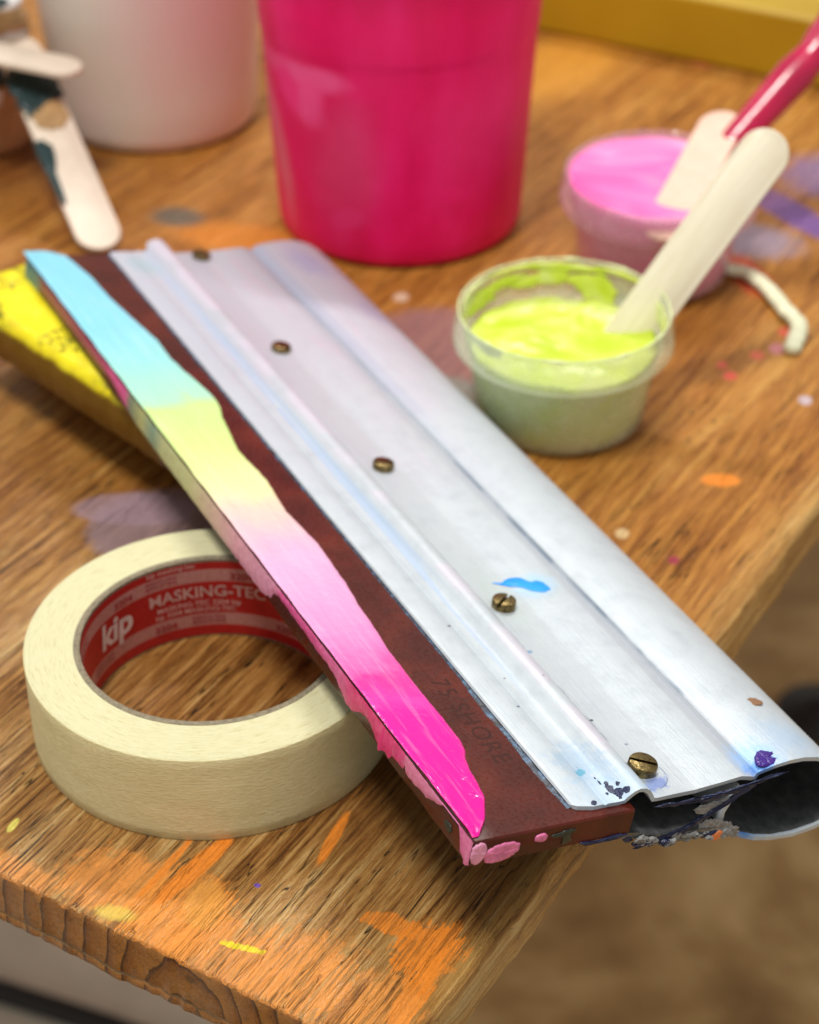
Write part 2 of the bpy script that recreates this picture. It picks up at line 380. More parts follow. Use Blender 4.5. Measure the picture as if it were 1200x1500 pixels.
def core_text(txt, size, a0, z, mat, off=0., xs_=1., slant=0.):
    """letters wrapped on the inside of the core, reading left to right seen from inside"""
    cu = bpy.data.curves.new('print', 'FONT'); cu.body = txt; cu.size = size; cu.offset = off; cu.resolution_u = 3; cu.shear = slant
    o = bpy.data.objects.new('print', cu); me = o.to_mesh(); bm = bmesh.new(); bm.from_mesh(me); o.to_mesh_clear()
    bmesh.ops.subdivide_edges(bm, edges=[e for e in bm.edges if e.calc_length() > .8], cuts=2)
    V = []
    for q in bm.verts:
        a = a0 - q.co.x * xs_ / RC; r = RC - .28
        V.append((r * math.cos(a), r * math.sin(a), z + q.co.y))
    F = [tuple(x.index for x in fc.verts) for fc in bm.faces]; bm.verts.index_update(); bm.free()
    bpy.data.objects.remove(o); bpy.data.curves.remove(cu)
    return V, F
def text_obj(name, parts, mat, parent):
    V = []; F = []
    for v, f in parts:
        k = len(V); V += v; F += [tuple(i + k for i in t) for t in f]
    return mk(name, V, F, mat, parent, False)
D = math.radians
for a_i in (158, -22): text_obj('brand_print', [core_text('kip', 12.5, D(a_i), 12.3, None, .40, 1.0, .12)], M_PRINTW, core)
for base in (159, -21):
    L = []
    L.append(core_text('MASKING-TEC', 6.0, D(base - 33), 16.2, None, .12, 1.0))
    L.append(core_text('MASKING-TEC 3204 kip', 2.7, D(base - 37), 12.9, None, .04, 1.0))
    L.append(core_text('kip 3204 MASKING-TEC', 2.6, D(base - 36), 10.4, None, .04, 1.0))
    L.append(core_text('kip masking-tec', 2.6, D(base - 33), 27.8, None, .03, 1.0))
    text_obj('small_print', L, M_PRINT, core)
L = []
for base in (160, 100, 40, -20, -80, -140):
    for zz, sh in ((22.9, 0), (5.4, -22)):
        L.append(core_text('3204', 3.4, D(base + sh - 14), zz, None, .10, 1.15))
        for ln in range(2): L.append(core_text('MASKING-TEC 3204 kip', 1.7, D(base + sh - 33), zz + .3 + ln * 1.8, None, .02, .62))
text_obj('number_print', L, M_PRINTR, core)

# ------------------------------------------------------------------ squeegee
K = .985
SO = Vector((0, 0, H)) + (Vector((16.24, 363.2, 43.96)) - Vector((0, 0, H))) * K
A = ((0.4588942, 0.8704589, 0.1780936), (-0.8884889, 0.4491513, 0.0940779), (0.001900, -0.2014060, 0.9795060))
sm = Matrix.Identity(4)
for i in range(3):
    for j in range(3): sm[i][j] = A[i][j]
sm.translation = SO * MM
sq = thing('screen_printing_squeegee', 'large white metal squeegee with paint-coated brown rubber blade, lying across the bench corner', 'squeegee', sm)
def S(u, v, w): return (u * K, v * K * (1 - .03 * u / 355), w * K)
UF = -356.0
def us(n0, n1, k): return [n0 + (n1 - n0) * i / k for i in range(k + 1)]
# --- blade
n_ = NT('brown_polyurethane')
a_ = n_.noise(.05, 4, .6); b_ = n_.noise(.9, 4, .65)
c_ = n_.ramp(a_, [(.3, (.048, .007, .004)), (.5, (.078, .011, .006)), (.7, (.125, .019, .009))])
sm1 = n_.rng(n_.noise(.16, 5, .7, 1.2), .56, .66); c_ = n_.mix(n_.math('MULTIPLY', sm1, .3), c_, (.028, .008, .007))
dust = n_.rng(n_.noise(1.1, 3, .6), .71, .75); c_ = n_.mix(n_.math('MULTIPLY', dust, .12), c_, (.40, .20, .15))
fr = n_.math('MULTIPLY', n_.rng(n_.y, 1.5, .2), n_.rng(n_.noise(.2, 4, .6), .35, .6))
c_ = n_.mix(n_.math('MULTIPLY', fr, .8), c_, (.055, .022, .018))
M_BLADE = n_.done(n_.bsdf(c_, n_.rng(b_, .3, .7, .22, .42), 0, n_.bump(n_.math('ADD', a_, n_.math('MULTIPLY', b_, .02)), .5, .0005), .3))
T = 8.4
UU = us(UF - 1, .3, 180)
bp_ = [(.6, -T), (.15, -T + .25), (0, -T + .7), (0, -4), (0, -.7), (.12, -.25), (.5, 0), (8, 0), (20, 0), (30, 0), (50, 0), (50, -T)]
V = []; F = []
nb = len(bp_)
for iu, u in enumerate(UU):
    for (v_, w_) in bp_:
        jit = .12 * nse(u * .12, v_, w_) if v_ < 1 else 0
        uu = u - (.5 if (iu == len(UU) - 1) else 0) * 0
        V.append(S(uu, v_ + jit * 2, w_ + jit))
for i in range(len(UU) - 1):
    for j in range(nb): F.append((i * nb + j, i * nb + (j + 1) % nb, (i + 1) * nb + (j + 1) % nb, (i + 1) * nb + j))
V += [S(.8, q[0] + (.5 if q[0] < 25 else -.1), q[1] - (.5 if q[1] > -4 else -.5)) for q in bp_]
k0 = (len(UU) - 1) * nb; k1 = len(UU) * nb
for j in range(nb): F.append((k0 + j, k0 + (j + 1) % nb, k1 + (j + 1) % nb, k1 + j))
F.append(tuple(range(nb))); F.append(tuple(k1 + j for j in range(nb)))
blade = mk('blade', V, F, M_BLADE, sq, auto=40)
# faint moulded lettering on the blade
def flat_text(name, txt, size, u, v, ang, mat, parent, h=.05, off=0.):
    cu = bpy.data.curves.new(name, 'FONT'); cu.body = txt; cu.size = size; cu.offset = off; cu.extrude = h; cu.resolution_u = 3; cu.space_character = 1.15
    o = bpy.data.objects.new(name, cu); me = o.to_mesh(); bm = bmesh.new(); bm.from_mesh(me); o.to_mesh_clear()
    c, s = math.cos(ang), math.sin(ang)
    V = [S(u + q.co.x * c - q.co.y * s, v + q.co.x * s + q.co.y * c, q.co.z) for q in bm.verts]
    F = [tuple(x.index for x in fc.verts) for fc in bm.faces]; bm.free(); bpy.data.objects.remove(o); bpy.data.curves.remove(cu)
    return mk(name, V, F, mat, parent, False)
M_STAMP = simple('stamp_brown', (.042, .008, .005), .34, spec=.25)
flat_text('stamped_lettering', '75 SHORE', 8.0, -66, 22.3, 0.0, M_STAMP, blade, .02, .0)

# --- paint bead on the blade
def m_paint():
    n = NT('wet_paint_rainbow')
    wv = n.math('ADD', n.x, n.math('MULTIPLY', n.math('SUBTRACT', n.noise(.045, 3, .6), .5), 26))
    f = n.rng(wv, -350, 0, 0, 1, False)
    P = lambda u: (u + 350) / 350
    stops = [(P(-350), (.25, .68, .88)), (P(-290), (.27, .72, .88)), (P(-262), (.34, .78, .76)), (P(-240), (.42, .84, .64)), (P(-233), (.46, .86, .60)), (P(-227), (.62, .90, .30)), (P(-200), (.70, .90, .30)), (P(-175), (.88, .84, .42)), (P(-152), (.90, .56, .60)), (P(-130), (.90, .44, .70)), (P(-100), (.90, .34, .64)), (P(-84), (.90, .22, .55)), (P(-73), (.90, .11, .43)), (P(-69), (.92, .035, .34)), (P(-58), (.95, .05, .44)), (P(-50), (.97, .014, .37)), (1.0, (.97, .006, .33))]
    stops = [(p_, tuple(q_ * .90 for q_ in c_)) for p_, c_ in stops]
    c = n.ramp(f, stops)
    pit = n.rng(n.noise(.8, 2, .5), .76, .79); c = n.mix(n.math('MULTIPLY', pit, .35), c, (.6, .1, .35))
    drag = n.noise(1, 4, .6, .3, vec=n.stretch(.035, .55, .55, (1, 6, 2)))
    c = n.mix(n.rng(drag, .50, .66, 0, .09), c, (.90, .82, .88)); c = n.mix(n.rng(drag, .46, .34, 0, .08), c, (.55, .20, .45), 'MULTIPLY')
    h = n.math('ADD', n.math('ADD', n.noise(.35, 4, .6), n.math('MULTIPLY', drag, .12)), n.math('MULTIPLY', pit, -.7))
    gloss = n.rng(n.x, -90, -30, .36, .13)
    return n.done(n.bsdf(c, gloss, 0, n.bump(h, .5, .0005), .45))
right = [(-363, 6.5), (-360, 10), (-356, 15.3), (-336, 18.6), (-318, 19.3), (-300, 21.4), (-281, 24.1), (-268, 23.6), (-256.7, 24.8), (-247, 26.4), (-238, 27.6), (-230, 27.0), (-223.4, 25), (-200, 21), (-180, 22.5), (-160, 20.5), (-140, 22.3), (-122.4, 21.3), (-114, 20.7), (-105.6, 19.5), (-94, 18.9), (-83.2, 17.7), (-71.7, 17.4), (-57, 17.3), (-48, 17.6), (-39, 17.5), (-34, 16.6), (-31.2, 15.1), (-25, 13.3), (-18.9, 12.6), (-14, 11.3), (-9.4, 9), (-5, 6.0), (-2.2, 3.4), (-.8, 2.0)]
V = []; F = []; UU = us(-362, -.8, 420); SS = [0, .015, .05, .1, .2, .35, .5, .65, .8, .9, .95, .985, 1]
for u in UU:
    vr = interp(right, u) + .25 * nse(u * .25, 3) + .1 * nse(u * 1., 6); vl = .0 + .25 * nse(u * .1, 11)
    hh = .55 + .25 * nse(u * .05, 2) + max(0, (u + 45) / 45) * .75
    endt = min(1, (u + 362) / 3., (-.6 - u) / 3.)
    for s in SS:
        e = min(1, min((s + .02) / .06, (1 - s) / (.12 if u > -45 else .05)))
        e = math.sqrt(max(0, 1 - (1 - e) ** 2)) * math.sqrt(max(0, endt))
        lump = 1 + .35 * nse(u * .09, s * 2, 4) + .12 * nse(u * .5, s * 9, 1) + (.5 * math.exp(-((s - .88) / .1) ** 2) if u > -60 else 0)
        V.append(S(u, vl + (vr - vl) * s, -.03 + hh * e * lump))
m = len(SS)
for i in range(len(UU) - 1):
    for j in range(m - 1): F.append((i * m + j, i * m + j + 1, (i + 1) * m + j + 1, (i + 1) * m + j))
M_PAINT = m_paint()
mk('paint_layer', V, F, M_PAINT, blade)
# --- paint on the narrow front face of the blade
n_ = NT('dried_paint_edge'); at = n_.node('ShaderNodeVertexColor'); at.layer_name = 'paint'
nn = n_.noise(.5, 5, .7)
hs = n_.mix(n_.rng(nn, .3, .7, 0, .35), at.outputs[0], (.75, .45, .55), 'MULTIPLY')
M_EDGE = n_.done(n_.bsdf(hs, .35, 0, n_.bump(nn, .8, .0006)))
low = [(-356, -8.2), (-343, -8), (-338, -6), (-300, -5.2), (-280, -5), (-262, -4.2), (-250, -6.5), (-236, -8.1), (-200, -8.3), (-150, -8.2), (-130, -8.3), (-124, -6.6), (-122.5, -4.0), (-119, -3.0), (-110, -3.4), (-100, -3.5), (-92, -4.2), (-85, -4.0), (-80, -4.6), (-76, -6.0), (-71, -8.2), (-67, -7.6), (-63, -5.2), (-60, -4.6), (-57, -4.9), (-53, -7.0), (-50, -8.4), (-47, -7.2), (-45, -7.8), (-43.5, -5.8), (-40, -5.5), (-37.2, -5.4), (-36.4, -3.2), (-35.4, -5.6), (-31, -5.6), (-27, -4.8), (-24, -4.9), (-20, -3.0), (-17, -2.2), (-15.5, -.7), (-7, -.5), (-5.5, -3.5), (-4.4, -7.2), (-1, -8.5), (.6, -7.9)]
cu_ = [(-356, (.05, .25, .30)), (-343, (.08, .22, .26)), (-335, (.25, .03, .11)), (-280, (.42, .03, .17)), (-268, (.55, .05, .25)), (-262, (.85, .10, .40)), (-248, (.85, .14, .42)), (-243, (.22, .34, .24)), (-232, (.55, .62, .26)), (-222, (.25, .45, .33)), (-212, (.62, .72, .36)), (-190, (.66, .74, .36)), (-150, (.86, .42, .52)), (-125, (.80, .36, .52)), (-121, (.82, .30, .48)), (-117, (.82, .12, .38)), (-95, (.80, .12, .36)), (-78, (.82, .18, .42)), (-68, (.80, .04, .22)), (-45, (.82, .03, .22)), (-37.5, (.80, .08, .28)), (-36, (.84, .24, .44)), (-20, (.80, .26, .46)), (-10, (.80, .2, .5)), (-5, (.80, .17, .42)), (1, (.80, .22, .44))]
V = []; F = []; C = []; UU = us(-356, .6, 900); q = 8
for u in UU:
    lw = interp(low, u) + (.45 * nse(u * .45, 2) + .12 * nse(u * 2.0, 5) if u > -200 else 0)
    lw = max(min(lw, -.3), -8.7)
    cc = interp(cu_, u)
    for k in range(q):
        t = k / (q - 1); w_ = -.25 + (lw + .25) * t
        th_ = .42 * math.sin(PI * min(1, t * .9 + .12)) ** .5 + .1 * nse(u * .5, t * 3)
        if lw < -8.2 and u > -90: th_ += .5 * t
        V.append(S(u, -.02 - th_ * (0.08 if k == q - 1 and lw > -8 else 1), w_))
        dk = 1 - .25 * max(0, nse(u * .3, t * 4, 3))
        li = .16 * max(0, nse(u * .8, t * 2, 9)) * (1 if u > -90 else .3)
        C.append(tuple(min(1, x * dk * (1 - li) + li * .9) for x in cc))
for i in range(len(UU) - 1):
    for k in range(q - 1): F.append((i * q + k, i * q + k + 1, (i + 1) * q + k + 1, (i + 1) * q + k))
eo = mk('edge_paint', V, F, M_EDGE, blade)
ca = eo.data.color_attributes.new('paint', 'FLOAT_COLOR', 'POINT')
for i, c3 in enumerate(C): ca.data[i].color = (*c3, 1)

# irregular thick flecks of dried paint
def fleck(name, pts, h, mat, parent, frame, jit=.12, n=56, dome=.5):
    """pts: outline (a,b); frame maps (a,b,height) to squeegee space"""
    P = []
    m_ = len(pts)
    for i in range(n):
        t = i / n * m_; k = int(t); fr_ = t - k
        p0, p1, p2, p3 = (pts[(k + d) % m_] for d in (-1, 0, 1, 2))
        cr = lambda a, b, c, d: .5 * ((2 * b) + (-a + c) * fr_ + (2 * a - 5 * b + 4 * c - d) * fr_ ** 2 + (-a + 3 * b - 3 * c + d) * fr_ ** 3)
        P.append((cr(p0[0], p1[0], p2[0], p3[0]), cr(p0[1], p1[1], p2[1], p3[1])))
    cx = sum(p[0] for p in P) / n; cy = sum(p[1] for p in P) / n
    V = []; F = []
    rings = [(1.0, -.05), (.96, h * .7), (.85, h * .95), (.55, h), (.25, h * 1.05)]
    for s, z in rings:
        for i, p in enumerate(P):
            j = 1 + jit * nse(p[0] * 1.3 + 7, p[1] * 1.3, cx) * (1 if s > .9 else .3)
            V.append(frame(cx + (p[0] - cx) * s * j, cy + (p[1] - cy) * s * j, z * (1 + .5 * nse(p[0] * 1.1, p[1] * 1.1, 5) * (s < .97))))
    V.append(frame(cx, cy, h * 1.05)); c_i = len(V) - 1
    for r in range(len(rings) - 1):
        for i in range(n): F.append((r * n + i, r * n + (i + 1) % n, (r + 1) * n + (i + 1) % n, (r + 1) * n + i))
    r = (len(rings) - 1) * n
    for i in range(n): F.append((r + i, r + (i + 1) % n, c_i))
    return mk(name, V, F, mat, parent)
M_PINKD = simple('dried_pink', (.80, .20, .42), .4, bump=.25, bscale=.7, var=.18, scale=.5)
M_PINKL = simple('dried_pale_pink', (.84, .34, .55), .35, bump=.25, bscale=.7)
M_NAVY = simple('dried_navy_and_shade', (.012, .02, .07), .3, bump=.3)
M_PURPLE = simple('purple_paint', (.045, .012, .22), .22, bump=.2)
M_BLUE = simple('bright_blue', (.0, .30, .90), .35)
M_DGREEN = simple('dark_green_paint', (.02, .03, .022), .4)
M_GREYP = simple('grey_dried_paint', (.27, .27, .27), .6, var=.3, scale=.9, bump=.4)
M_BROWNF = simple('brown_fleck', (.22, .11, .05), .7)
endf = lambda a, b, z: S(.9 + z, a, b)           # on the near end face of the blade
fleck('paint_fleck', [(-.2, -1.6), (1.6, -.6), (3.4, -1.2), (4.2, -3.5), (3.4, -6.2), (1.2, -7.6), (-.3, -5)], .45, M_PINKL, blade, endf)
fleck('paint_fleck', [(4.6, -3.6), (8, -2.4), (12, -2.2), (14.6, -4.2), (13, -6.6), (9, -8.1), (5, -7.9), (4, -5.6)], .4, M_PINKD, blade, endf)
fleck('paint_fleck', [(19.0, -2.0), (21.4, -1.6), (22.6, -2.8), (21.5, -4.2), (19.2, -3.8)], .4, M_PINKD, blade, endf)
fleck('paint_fleck', [(24, -2.6), (27, -2.6), (28.4, -1.8), (31.5, -2.4), (30.3, -3.6), (30.6, -6), (28.2, -6.8), (27.4, -4.2), (24.6, -3.8)], .3, M_DGREEN, blade, endf, .25)
fleck('paint_fleck', [(35, -7.6), (40, -8.0), (46, -7.4), (48, -8.6), (40, -9), (35, -8.6)], .5, M_NAVY, blade, endf, .3)
sidef = lambda a, b, z: S(a, -.1 - z, b)
fleck('paint_fleck', [(-13.5, -4), (-11, -3.4), (-9.4, -4.6), (-10.5, -6), (-12.8, -5.4)], .25, M_DGREEN, blade, sidef, .2)

# --- aluminium handle: top sheet that wraps round into the hollow grip
n_ = NT('white_anodised_metal')
vv = n_.y; uu_ = n_.x
br1 = n_.noise(1, 4, .6, .2, vec=n_.stretch(.012, .5, .5)); cl = n_.noise(.022, 4, .6); mot = n_.noise(.13, 4, .65)
c_ = n_.ramp(mot, [(.3, (.46, .51, .555)), (.5, (.515, .57, .615)), (.7, (.54, .595, .64))])
lav = n_.rng(n_.math('ADD', uu_, n_.math('MULTIPLY', cl, 160)), -40, -240)
c_ = n_.mix(n_.math('MULTIPLY', lav, .75), c_, (.50, .475, .56))
c_ = n_.mix(n_.math('MULTIPLY', n_.rng(br1, .54, .66), .22), c_, (.50, .58, .70))
c_ = n_.mix(n_.math('MULTIPLY', n_.rng(n_.noise(1, 4, .6, vec=n_.stretch(.02, .25, .25, (8, 8, 8))), .57, .68), n_.math('MULTIPLY', lav, .5)), c_, (.62, .44, .56))
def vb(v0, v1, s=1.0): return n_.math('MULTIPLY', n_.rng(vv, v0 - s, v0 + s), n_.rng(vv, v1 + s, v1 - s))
c_ = n_.mix(n_.math('MULTIPLY', vb(58, 71, .7), .42), c_, (.46, .50, .54))  # facet and groove shading painted as greyer bands, here and next line
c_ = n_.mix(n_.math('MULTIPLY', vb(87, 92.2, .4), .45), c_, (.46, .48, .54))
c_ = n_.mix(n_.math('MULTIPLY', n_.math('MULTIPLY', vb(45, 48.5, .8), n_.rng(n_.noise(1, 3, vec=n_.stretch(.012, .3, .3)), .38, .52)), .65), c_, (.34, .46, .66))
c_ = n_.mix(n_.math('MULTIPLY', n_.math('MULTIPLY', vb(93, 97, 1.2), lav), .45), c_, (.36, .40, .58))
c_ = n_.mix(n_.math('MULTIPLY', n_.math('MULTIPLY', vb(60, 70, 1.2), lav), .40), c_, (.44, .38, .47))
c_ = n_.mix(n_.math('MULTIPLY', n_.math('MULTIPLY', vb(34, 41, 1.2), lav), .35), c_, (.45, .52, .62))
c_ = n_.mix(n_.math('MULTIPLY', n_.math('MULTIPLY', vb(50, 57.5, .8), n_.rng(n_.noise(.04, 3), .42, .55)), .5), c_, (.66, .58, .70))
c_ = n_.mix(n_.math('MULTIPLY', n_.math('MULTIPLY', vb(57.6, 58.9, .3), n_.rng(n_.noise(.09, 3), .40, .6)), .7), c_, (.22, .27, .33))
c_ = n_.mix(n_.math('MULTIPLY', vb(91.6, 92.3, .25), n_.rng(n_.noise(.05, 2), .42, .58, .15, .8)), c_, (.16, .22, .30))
e_ = n_.noise(.35, 5, .7)
def st(c, rgb, u, v, ru, rv, rot=0, edge=.3, amp=.8, k=1.): return n_.mix(n_.math('MULTIPLY', n_.blob(u * K, v * K, ru, rv, rot, edge, e_, amp), k), c, rgb)
c_ = st(c_, (.30, .52, .85), -7, 96, 7, 6, .4, .6, 1., .8)
c_ = st(c_, (.10, .28, .75), -3.5, 95, 3, 4, .4, .5, 1.2, .9)
c_ = st(c_, (.30, .50, .78), -12, 110, 8, 9, 0, .8, 1., .4)
c_ = st(c_, (.14, .22, .55), -7.5, 62.5, 2.4, 4.2, .3, .4, 1.4, .8)
c_ = st(c_, (.45, .62, .80), -6, 47, 9, 10, .3, .7, 1., .6)
c_ = st(c_, (.25, .42, .62), -20, 44, 8, 6, .3, .6, 1.5, .5)
c_ = st(c_, (.10, .36, .52), -16, 42.5, 1.2, 1.4, 0, .3, .8, .9)
c_ = st(c_, (.30, .62, .92), -103, 80, 4.5, 5.5, .2, .9, .6, .7)
c_ = st(c_, (.45, .55, .50), -100, 66, 14, 5, 0, .8, 1., .4)
c_ = st(c_, (.30, .50, .55), -343, 42, 8, 5, .2, .6, 1.3, .5)
c_ = st(c_, (.32, .34, .60), -335, 110, 12, 6, .1, .7, 1.2, .5)
c_ = st(c_, (.38, .36, .55), -290, 118, 10, 6, .1, .7, 1.2, .5)
for (u, v, r, rgb) in [(-37.5, 60.2, .45, (.02, .02, .03)), (-88, 41, .5, (.1, .1, .13)), (-55, 53.5, .3, (.15, .1, .13)), (-47, 41, .45, (.1, .13, .2)), (-25, 64, .45, (.2, .25, .35)), (-72, 60, .7, (.15, .3, .5)), (-80, 58.6, .5, (.15, .3, .5)), (-60, 44, .3, (.1, .1, .15))]:
    c_ = st(c_, rgb, u, v, r, r * 1.3, 0, .3, .6, .9)
tiny = n_.rng(n_.noise(.75, 3, .5), .735, .76); c_ = n_.mix(n_.math('MULTIPLY', tiny, .5), c_, (.22, .27, .36))
# thin ring stain around the nearest screw
dx = n_.math('SUBTRACT', uu_, -11.6 * K); dy = n_.math('SUBTRACT', vv, 61.4 * K)
dd = n_.math('SQRT', n_.math('ADD', n_.math('MULTIPLY', dx, dx), n_.math('MULTIPLY', dy, dy)))
ringm = n_.math('MULTIPLY', n_.rng(n_.math('ABSOLUTE', n_.math('SUBTRACT', dd, 6.1)), .28, .08), n_.rng(n_.noise(.3, 2), .38, .52))
c_ = n_.mix(n_.math('MULTIPLY', ringm, .75), c_, (.10, .14, .26))
scr = n_.noise(1, 5, .7, .1, vec=n_.stretch(.03, 1.6, 1.6))
c_ = n_.mix(n_.math('MULTIPLY', n_.rng(scr, .58, .70), .30), c_, (.34, .37, .42))
hb = n_.math('ADD', n_.math('MULTIPLY', scr, .6), n_.math('MULTIPLY', n_.noise(.5, 4, .6), .5))
M_METAL = n_.done(n_.bsdf(c_, n_.rng(scr, .3, .7, .34, .5), .15, n_.bump(hb, .5, .00035), .5))
outer = [(32.6, .05), (32.3, .6), (32.7, 1.15), (33.6, 1.35), (38, 1.25), (41.2, 1.2), (41.9, .85), (42.6, 1.35), (46.2, 1.2), (47.6, 1.6), (48.9, 2.7), (50.4, 3.9), (52.2, 4.5), (54.2, 4.2), (56, 3.0), (57.2, 1.5), (58.1, .1), (59.2, -.15), (66, .0), (72, -.05), (73.2, .1), (80, .8), (87.4, 1.5), (88.3, 1.35), (91.6, .6), (92.1, .3), (92.8, 1.6), (94, 2.2), (99, 3.3), (104, 3.9), (109, 3.9), (114, 3.0), (118, 1.6), (122, -.9), (125.8, -4.0), (129.4, -7.4), (132.8, -11.0), (134.6, -14.4), (133.4, -18.4), (129, -21.8), (122, -24.0), (114, -25.1), (106, -24.8), (99, -23.2), (92, -20.4), (87.2, -17.6), (84.0, -14.2), (83.4, -10), (85, -5.5), (87.5, -1.6)]
def offset(P, d):
    o = []
    for i, p in enumerate(P):
        a = Vector(P[max(0, i - 1)]); b = Vector(P[min(len(P) - 1, i + 1)]); t = (b - a).normalized(); nn_ = Vector((t.y, -t.x)); o.append((p[0] + nn_.x * d, p[1] + nn_.y * d))
    return o
inner = offset(outer[3:], 1.25)
loop = outer + inner[::-1]
def uend(v, w):
    e = -2.2
    if v < 37: e -= 4.2 * (1 - math.sqrt(max(0, 1 - ((37 - v) / 4.8) ** 2))) if v > 32.2 else 4
    if 47 < v < 58: e += .2
    if w < -5: e += .8 + .35 * nse(v * .5, w * .5)
    return e + .25 * nse(v * .35, w * .3, 2)
def ufar(v, w): return UF + (-4 if 48.5 < v < 57 and w > 1.5 else 0) + .6 * nse(v * .3, w * .3, 7)
NS = 130; V = []; F = []; nl = len(loop)
for i in range(NS + 1):
    t = i / NS; t = t if i < NS - 8 else t
    for (v_, w_) in loop:
        a, b = ufar(v_, w_), uend(v_, w_); u = a + (b - a) * t
        dent = .12 * nse(u * .02, v_ * .05, 4) + .04 * nse(u * .15, v_ * .2)
        V.append(S(u, v_, w_ + (dent if w_ > -5 else 0)))
for i in range(NS):
    for j in range(nl): F.append((i * nl + j, i * nl + (j + 1) % nl, (i + 1) * nl + (j + 1) % nl, (i + 1) * nl + j))
no = len(outer); ni = len(inner)
for b0, fl_ in ((0, 1), (NS * nl, 0)):
    F.append((b0, b0 + 1, b0 + 2, b0 + 3, b0 + nl - 1))
    for j in range(ni - 1): F.append((b0 + 3 + j, b0 + 4 + j, b0 + nl - 2 - j, b0 + nl - 1 - j))
handle = mk('handle', V, F, M_METAL, sq, auto=30)
# bare dark inside of the grip
n_ = NT('bare_aluminium'); g = n_.noise(.3, 4, .6); s_ = n_.noise(1, 3, .6, vec=n_.stretch(.02, .5, .5))
M_BARE = n_.done(n_.bsdf(n_.ramp(g, [(.3, (.10, .11, .115)), (.7, (.22, .23, .24))]), n_.rng(s_, .3, .7, .3, .5), .6, n_.bump(s_, .4, .0004)))
inn = [p for p in offset(outer, 1.32)][28:]
V = []; F = []; ni = len(inn)
for i in range(31):
    u = UF + 3 + (-2.6 - UF - 3) * i / 30
    for p in inn: V.append(S(u, p[0], p[1]))
for i in range(30):
    for j in range(ni - 1): F.append((i * ni + j, i * ni + j + 1, (i + 1) * ni + j + 1, (i + 1) * ni + j))
mk('grip_inside', V, F, M_BARE, handle)
# lower clamping flange under the blade
fo = [(47, -8.8), (47, -10.2), (52, -11.0), (58, -13), (66, -14.2), (75, -14.2), (82, -15.2), (86, -17.4), (86, -16.0), (82, -13.8), (75, -12.8), (66, -12.8), (60, -11.6), (54, -9.4), (50, -8.8)]
V = []; F = []; nl = len(fo)
for i in range(81):
    u = UF + (-.2 - UF) * i / 80
    for p in fo: V.append(S(u + (.9 * nse(p[0] * .3, 3) if i == 80 else 0), p[0], p[1]))
for i in range(80):
    for j in range(nl): F.append((i * nl + j, i * nl + (j + 1) % nl, (i + 1) * nl + (j + 1) % nl, (i + 1) * nl + j))
F.append(tuple(range(nl))); F.append(tuple(80 * nl + j for j in range(nl)))
mk('clamp_flange', V, F, M_BARE, sq, auto=30)
# lip edge shadow painted as a dark strip, together with navy and blue residue
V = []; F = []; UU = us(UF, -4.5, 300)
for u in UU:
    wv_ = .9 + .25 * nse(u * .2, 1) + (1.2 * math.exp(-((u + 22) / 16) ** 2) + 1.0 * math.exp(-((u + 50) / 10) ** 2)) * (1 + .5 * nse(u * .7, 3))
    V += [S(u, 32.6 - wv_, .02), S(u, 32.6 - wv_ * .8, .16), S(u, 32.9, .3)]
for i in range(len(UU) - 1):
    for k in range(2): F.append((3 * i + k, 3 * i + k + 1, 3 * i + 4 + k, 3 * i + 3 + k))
n_ = NT('lip_shadow_residue'); g = n_.noise(.25, 4, .6)
mk('lip_shadow_residue', V, F, n_.done(n_.bsdf(n_.ramp(g, [(.35, (.010, .010, .014)), (.5, (.015, .03, .06)), (.62, (.06, .14, .25)), (.75, (.2, .2, .22))]), .4, 0, n_.bump(g, .8, .0006))), blade)
# crust of dried paint hanging at the near end
rnd = random.Random(5)
for k in range(30):
    cv = 48 + 38 * rnd.random() ** .9; cw = interp([(48, -10.6), (58, -12.8), (70, -14.4), (82, -15.6), (88, -17.6)], cv) + rnd.uniform(-1.6, 1.0)
    r = rnd.uniform(.8, 2.4); mt = rnd.choice([M_NAVY, M_NAVY, M_GREYP, M_BARE, M_NAVY, M_GREYP])
    if k in (4,): mt = simple('orange_crumb', (.7, .2, .06), .5)
    pts = [(cv + r * rnd.uniform(.5, 1.7) * math.cos(a), cw + r * rnd.uniform(.3, .9) * math.sin(a)) for a in [x * PI / 4 for x in range(8)]]
    du = rnd.uniform(-.6, 1.0)
    fleck('crust_and_shade', pts, rnd.uniform(.4, 1.0), mt, sq, lambda a, b, z, du=du: S(-.6 + du + z, a, b), .3, 30)
# film of dried paint bridging clamp and grip (diagonal dark strand), after a strip of painted shade
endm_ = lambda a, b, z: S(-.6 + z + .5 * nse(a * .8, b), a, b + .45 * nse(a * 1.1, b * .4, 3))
fleck('crust_and_shade', [(58.5, -1.5), (64, -2.9), (70, -2.6), (76, -3.6), (82, -2.6), (88, -2.4), (95, -.2), (101, 1.4), (94, 1.0), (87, -.3), (78, -1.3), (68, -1.7)], .5, M_NAVY, handle, endm_, .25, 90)  # underside shade of the top sheet, put in as a navy strip
fleck('crust_and_shade', [(56, -14.8), (62, -15.2), (68, -14.2), (73, -12.0), (79, -8.4), (86, -4.4), (92, -1.0), (86, -2.6), (79, -6.6), (73, -9.8), (67, -12.6), (61, -13.6)], .6, M_NAVY, handle, endm_, .3, 90)
fleck('crust_and_shade', [(76, -12.5), (79, -10.8), (84, -11.8), (88, -14.4), (92, -17.6), (90, -19.4), (86, -17.4), (81, -16.2), (77, -15)], .3, M_GREYP, handle, endm_, .25, 70)
fleck('crust_and_shade', [(72, -6), (75, -4.6), (80, -4.4), (84, -3.6), (80, -6.4), (76, -8.2)], .3, M_GREYP, handle, endm_, .2, 60)
topf = lambda base: (lambda a, b, z: S(a, b, base + z))
